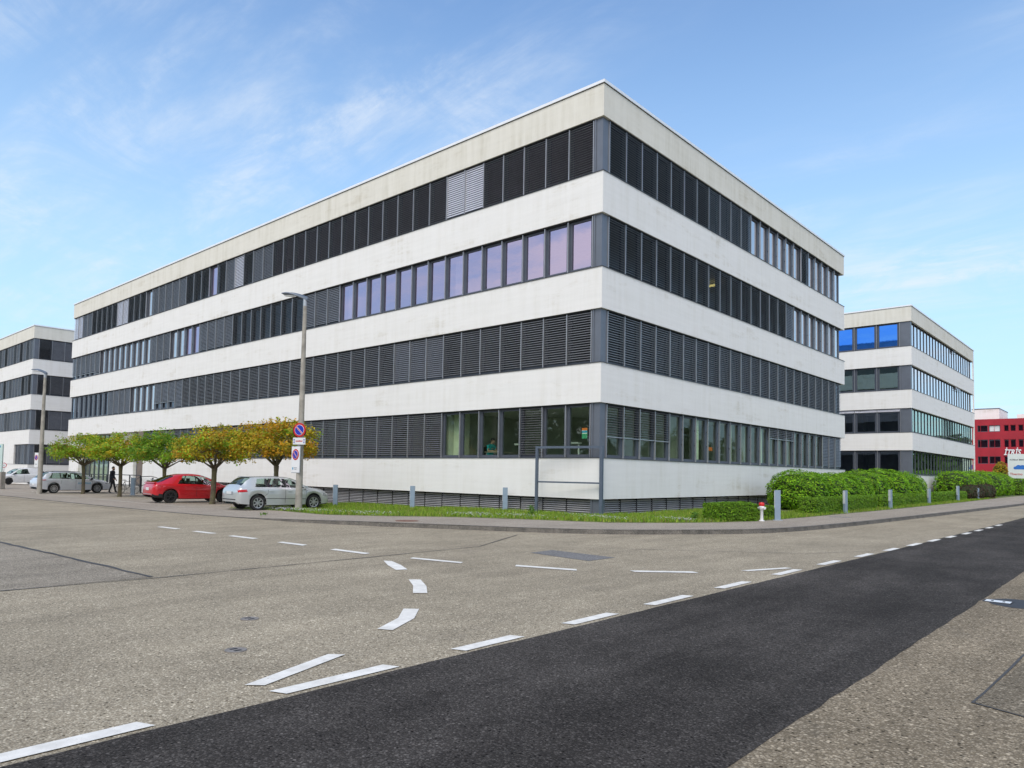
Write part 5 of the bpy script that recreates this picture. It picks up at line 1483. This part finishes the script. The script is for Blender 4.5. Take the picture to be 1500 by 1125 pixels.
# bicycles leaning at the railing
def bicycle(label, x, y, z, rz, tilt=R(6)):
    t = thing('bicycle', label, 'bicycle', (x, y, z), rz, 'bicycles at the railing'); t.rotation_euler[0] = tilt
    for sx in (-.52, .52):
        T = Matrix.Translation((sx,0,.34)) @ Matrix.Rotation(R(90), 4, 'X'); bb = MB()
        bb.lathe([(.315,-.015),(.34,-.012),(.34,.012),(.315,.015),(.315,-.015)], 28, 0, T)
        for k in range(10):
            a = math.pi*k/10; e = Vector((math.cos(a), 0, math.sin(a)))*.315; c = Vector((sx,0,.34)); bb.tube([c-e, c+e], .004, 3, 0, False)
        bb.build('wheel', M['rubber'], t)
    bb = MB(); bk, bbk, st, hd = Vector((-.52,0,.34)), Vector((-.08,0,.30)), Vector((-.22,0,.82)), Vector((.36,0,.86))
    for p, q in ((bk,bbk),(bk,st),(st,bbk),(bbk,hd-Vector((-.02,0,.14))),(st,hd),(hd,Vector((.52,0,.34)))): bb.tube([p,q], .018, 6)
    bb.build('bike_frame', M['blacksteel'], t)
    bb = MB(); bb.tube([hd, hd+Vector((-.02,0,.12))], .015, 6); bb.tube([hd+Vector((-.1,-.28,.14)), hd+Vector((0,-.1,.13)), hd+Vector((0,.1,.13)), hd+Vector((-.1,.28,.14))], .014, 6); bb.build('handlebar', M['galv'], t)
    bb = MB(); bb.hexa([(-.36,-.07,.90),(-.10,-.02,.90),(-.10,.02,.90),(-.36,.07,.90),(-.35,-.06,.95),(-.11,-.015,.94),(-.11,.015,.94),(-.35,.06,.95)]); bb.tube([st,(-.23,0,.91)], .014, 6); bb.build('saddle', M['blacktrim'], t)
bicycle('dark bicycle held beside the walking man', -36.2, -3.5, zp(-36.2,-3.5), R(38), 0)
bicycle('dark bicycle parked between the tree trunk and the pale blue post', -33.6, -2.9, zp(-33.6,-2.9), R(35))
bicycle('dark bicycle leaning on the railing end behind the pale blue post', -35.4, -1.9, zp(-35.4,-1.9), R(-40))

# ------------------------------------------------------------------ people
def skin_body(name, joints, edges, parent, mats, matfn, sub=1):
    """one continuous surface grown over the joints: joints {key:(pos, radius)}"""
    keys = list(joints); me = bpy.data.meshes.new(name+'_rig')
    me.from_pydata([joints[k][0] for k in keys], [(keys.index(a), keys.index(b)) for a, b in edges], [])
    o = bpy.data.objects.new(name+'_rig', me); COL.objects.link(o)
    sk = o.modifiers.new('skin', 'SKIN'); sk.use_smooth_shade = True
    for i, k in enumerate(keys):
        rad = joints[k][1]; me.skin_vertices[0].data[i].radius = rad if hasattr(rad, '__len__') else (rad, rad)
        me.skin_vertices[0].data[i].use_root = (k == 'pelvis')
    sd = o.modifiers.new('sub', 'SUBSURF'); sd.levels = sub; sd.render_levels = sub
    dg = bpy.context.evaluated_depsgraph_get(); dg.update()
    m2 = bpy.data.meshes.new_from_object(o.evaluated_get(dg)); bpy.data.objects.remove(o)
    m2.name = name; m2.materials.clear()
    for mt in mats: m2.materials.append(mt)
    for p in m2.polygons: p.material_index = matfn(p.center); p.use_smooth = True
    b = bpy.data.objects.new(name, m2); COL.objects.link(b); b.parent = parent; return b
def hand(j, e, key, wrist, d, side, thumb, curl=.5):
    """palm, four unequal bent fingers and a thumb; d points along the hand"""
    w = Vector(wrist); d = Vector(d).normalized(); side = Vector(side).normalized(); th = Vector(thumb).normalized()
    palm = w+d*.085; j[key+'_palm'] = (palm, (.024,.016)); e.append((key+'_wrist', key+'_palm'))
    for i, (off, L) in enumerate(((-.027,.068),(-.009,.078),(.010,.072),(.027,.056))):
        a = palm+side*off+d*.012; k1 = a+d*L*.5; k2 = k1+(d*(1-curl)+th*curl).normalized()*L*.5
        for n, p, rd in (('a',a,.010),('b',k1,.0088),('c',k2,.0072)): j['%s_f%d%s' % (key,i,n)] = (p, rd)
        e += [(key+'_palm', '%s_f%da' % (key,i)), ('%s_f%da' % (key,i), '%s_f%db' % (key,i)), ('%s_f%db' % (key,i), '%s_f%dc' % (key,i))]
    a = w+d*.04-side*.028+th*.008; b = a+(d*.5-side*.6+th*.5).normalized()*.04
    j[key+'_t1'] = (a, .011); j[key+'_t2'] = (b, .009); e += [(key+'_wrist', key+'_t1'), (key+'_t1', key+'_t2')]
def face_parts(t, c, fwd, hair_mat, beard=False):
    """nose, eyes, mouth, ears and hair fitted to the head at c"""
    f = Vector(fwd).normalized(); s = Vector((-f.y, f.x, 0)).normalized(); u = Vector((0,0,1))
    bb = MB(); bb.hexa([c+f*.085-s*.014-u*.035, c+f*.115-s*.012-u*.035, c+f*.115+s*.012-u*.035, c+f*.085+s*.014-u*.035, c+f*.085-s*.008+u*.015, c+f*.092-s*.006+u*.015, c+f*.092+s*.006+u*.015, c+f*.085+s*.008+u*.015]); bb.build('nose', M['skin'], t)
    for q in (-1, 1):
        bb = MB(); bb.lathe([(0,.008),(.008,.005),(.011,0),(0,-.004)], 8, 0, Matrix.Translation(c+f*.088+s*q*.032+u*.012) @ f.to_track_quat('Z','Y').to_matrix().to_4x4()); bb.build('eye', M['ink'], t)
        bb = MB(); bb.lathe([(0,.012),(.02,.009),(.03,0),(0,-.01)], 8, 0, Matrix.Translation(c+s*q*.082-u*.005) @ (s*q).to_track_quat('Z','Y').to_matrix().to_4x4()); bb.build('ear', M['skin'], t)
    bb = MB(); m = c+f*.092-u*.065; bb.quad(m-s*.022-u*.004, m+s*.022-u*.004, m+s*.022+u*.004, m-s*.022+u*.004); bb.build('mouth', M['tail'], t)
    hb = MB(); nu, nv = 16, 9
    for jv in range(nv):
        ph = R(90)-R(118)*jv/(nv-1)
        for i in range(nu):
            th = 2*math.pi*i/nu; v = f*math.cos(th)*math.cos(ph)*.108+s*math.sin(th)*math.cos(ph)*.092+u*math.sin(ph)*.125
            if v.dot(f) > .02 and v.z < .055: v = v*.80+u*.02
            hb.v.append(tuple(c+u*.02-f*.008+v))
    for jv in range(nv-1):
        for i in range(nu):
            i2 = (i+1) % nu; hb.f.append((jv*nu+i, (jv+1)*nu+i, (jv+1)*nu+i2, jv*nu+i2)); hb.m.append(0)
    hb.build('hair', hair_mat, t, True)
    if beard:
        bb = MB(); bb.hexa([c+f*.02-s*.07-u*.11, c+f*.085-s*.035-u*.125, c+f*.085+s*.035-u*.125, c+f*.02+s*.07-u*.11, c+f*.03-s*.078-u*.05, c+f*.094-s*.038-u*.055, c+f*.094+s*.038-u*.055, c+f*.03+s*.078-u*.05]); bb.build('beard', hair_mat, t, True)

def walking_man():
    x, y = -37.9, -3.9; t = thing('person', 'man in a dark jacket and dark trousers walking beside a bicycle near the entrance', 'person', (x, y, zp(x, y)+.02), R(38))
    # local: +x is forward
    J = {}; E_ = []
    def add(k, p, r, link=None):
        J[k] = (Vector(p), r)
        if link: E_.append((link, k))
    add('pelvis',(0,0,.98),(.15,.11)); add('waist',(.0,0,1.12),(.15,.105),'pelvis'); add('chest',(.02,0,1.34),(.185,.12),'waist'); add('collar',(.02,0,1.48),(.12,.08),'chest')
    add('neck',(.035,0,1.56),.055,'collar'); add('jaw',(.065,0,1.63),(.066,.075),'neck'); add('skull',(.05,0,1.71),(.082,.098),'jaw'); add('crown',(.045,0,1.775),(.06,.07),'skull')
    for sd, q in (('l',1),('r',-1)):
        fw = .20 if q > 0 else -.14
        add(sd+'hip',(0,.10*q,.90),(.098,.098),'pelvis'); add(sd+'knee',(.10 if q > 0 else .02,.10*q,.50),.066,sd+'hip'); add(sd+'ankle',(fw,.10*q,.10),.047,sd+'knee')
        add(sd+'heel',(fw-.03,.10*q,.05),.045,sd+'ankle'); add(sd+'toe',(fw+.17,.11*q,.035),(.045,.034),sd+'ankle')
        add(sd+'sh',(.01,.19*q,1.43),.075,'collar'); add(sd+'elb',(-.06 if q > 0 else .03,.255*q,1.15),.052,sd+'sh'); W_ = (.09 if q > 0 else .22,.25*q,.95 if q > 0 else 1.0); add(sd+'_wrist',W_,.033,sd+'elb')
        hand(J, E_, sd, W_, (.55,0,-.85) if q > 0 else (.8,0,-.4), (.6,0,.4), (0,-q,-.2), .45)
    def mf(c):
        if c.z > 1.535: return 2
        if c.z < .09: return 3
        if abs(c.y) > .2 and c.z < .985 and c.x > .04: return 2
        return 1 if c.z < .95 else 0
    skin_body('body', J, E_, t, [M['navy'], M['trousers'], M['skin'], M['blacktrim']], mf, 2)
    face_parts(t, Vector((.05,0,1.69)), (1,0,0), M['hair'], True)
walking_man()

def seated_worker():
    x, y, z = -7.05, 1.35, 1.873
    t = thing('person', 'dark haired person in a turquoise shirt sitting at a desk behind the glass', 'person', (x, y, z), R(-8))
    J = {}; E_ = []
    def add(k, p, r, link=None):
        J[k] = (Vector(p), r)
        if link: E_.append((link, k))
    up = .0
    add('pelvis',(0,0,.56+up),(.16,.13)); add('waist',(.02,0,.74+up),(.145,.11),'pelvis'); add('chest',(.07,0,.95+up),(.18,.12),'waist'); add('collar',(.12,0,1.08+up),(.12,.085),'chest')
    add('neck',(.16,0,1.15+up),.052,'collar'); add('jaw',(.22,0,1.20+up),(.064,.072),'neck'); add('skull',(.215,0,1.28+up),(.08,.096),'jaw'); add('crown',(.20,0,1.345+up),(.06,.07),'skull')
    for sd, q in (('l',1),('r',-1)):
        add(sd+'hip',(.06,.11*q,.54),(.10,.10),'pelvis'); add(sd+'knee',(.48,.12*q,.52),.07,sd+'hip'); add(sd+'ankle',(.46,.12*q,.10),.048,sd+'knee'); add(sd+'toe',(.62,.12*q,.04),(.045,.034),sd+'ankle')
        add(sd+'sh',(.10,.18*q,1.03),.072,'collar'); add(sd+'elb',(.16,.24*q,.80),.05,sd+'sh'); W_ = (.42,.16*q,.81); add(sd+'_wrist',W_,.032,sd+'elb')
        hand(J, E_, sd, W_, (1,-.15*q,-.08), (0,1,0), (0,-.2*q,-1), .35)
    def mf(c):
        if c.z > 1.125: return 2
        if c.x > .17 and c.z > .70 and c.z < .93: return 2
        return 0 if c.z > .60 else 1
    skin_body('body', J, E_, t, [M['teal'], M['trousers'], M['skin']], mf, 2)
    face_parts(t, Vector((.215,0,1.265)), (1,0,-.15), M['hair'])
    ch = thing('office_chair', 'dark office chair under the person in turquoise', 'chair', (x, y, z), R(-8)); bb = MB(); bb.box(-.22,.26,-.24,.24,.38,.45); bb.build('seat', M['gasket'], ch)
    bb = MB(); bb.box(-.30,-.235,-.22,.22,.5,1.0); bb.build('backrest', M['gasket'], ch); bb = MB(); bb.tube([(0,0,.03),(0,0,.38)], .03, 8)
    for k in range(5): bb.tube([(0,0,.09),(.28*math.cos(k*1.257),.28*math.sin(k*1.257),.04)], .02, 6)
    bb.build('chair_base', M['gasket'], ch)
    dk = thing('desk', 'office desk behind the ground floor window in front of the seated person', 'desk', (x+.85, y, z)); bb = MB(); bb.box(-.42,.42,-.8,.8,.72,.75); bb.build('desk_top', M['desk'], dk)
    for sx in (-.36,.36):
        for sy in (-.72,.72): bb = MB(); bb.box(sx-.025,sx+.025,sy-.025,sy+.025,0,.72); bb.build('leg', M['galv'], dk)
seated_worker()
def desk_lamp(label, x, y):
    t = thing('desk_lamp', label, 'lamp', (x, y, 1.873), 0, 'floor lamps behind the ground floor glass'); bb = MB(); bb.lathe([(0,0),(.16,0),(.16,.03),(0,.035)], 16); bb.tube([(0,0,.03),(0,0,1.05)], .035, 8); bb.build('stand', M['plate'], t)
    bb = MB(); bb.hexa([(-.30,-.12,1.05),(.05,-.12,1.05),(.05,.12,1.05),(-.30,.12,1.05),(-.32,-.14,1.12),(.07,-.14,1.12),(.07,.14,1.12),(-.32,.14,1.12)]); bb.build('lamp_shade', M['plate'], t)
desk_lamp('white office floor lamp behind the glass right of the person in turquoise', -5.0, 1.2)
desk_lamp('white office floor lamp behind the second pane from the corner', -1.75, 1.0)
t = thing('poster', 'small orange white and green poster in the ground floor window next to the corner', 'poster', (-.95, .30, 3.30)); t.scale = (.8,1,.8); bb = MB()
bb.box(-.16,.16,0,.004,-.26,.26); bb.build('sheet', M['white'], t)
for z0, z1, mt, nm in ((.14,.26,'orange','top_stripe'),(-.26,-.02,'greencard','bottom_field'),(.02,.13,'cyan','sky_field')): bb = MB(); bb.box(-.16,.16,-.003,-.0005,z0,z1); bb.build(nm, M[mt], t)
t = thing('poster', 'orange card in a ground floor window of the right face', 'poster', (-.30, 9.55, 3.02)); bb = MB(); bb.box(0,.004,-.30,.30,-.09,.09); bb.build('sheet', M['orange'], t)
for q in (('wall_column', 'pale green column'),):
    bb = MB(); bb.box(-8.9,-8.35,.8,1.3,1.58,4.44); o = bb.build('interior_column', M['curtain'], main)
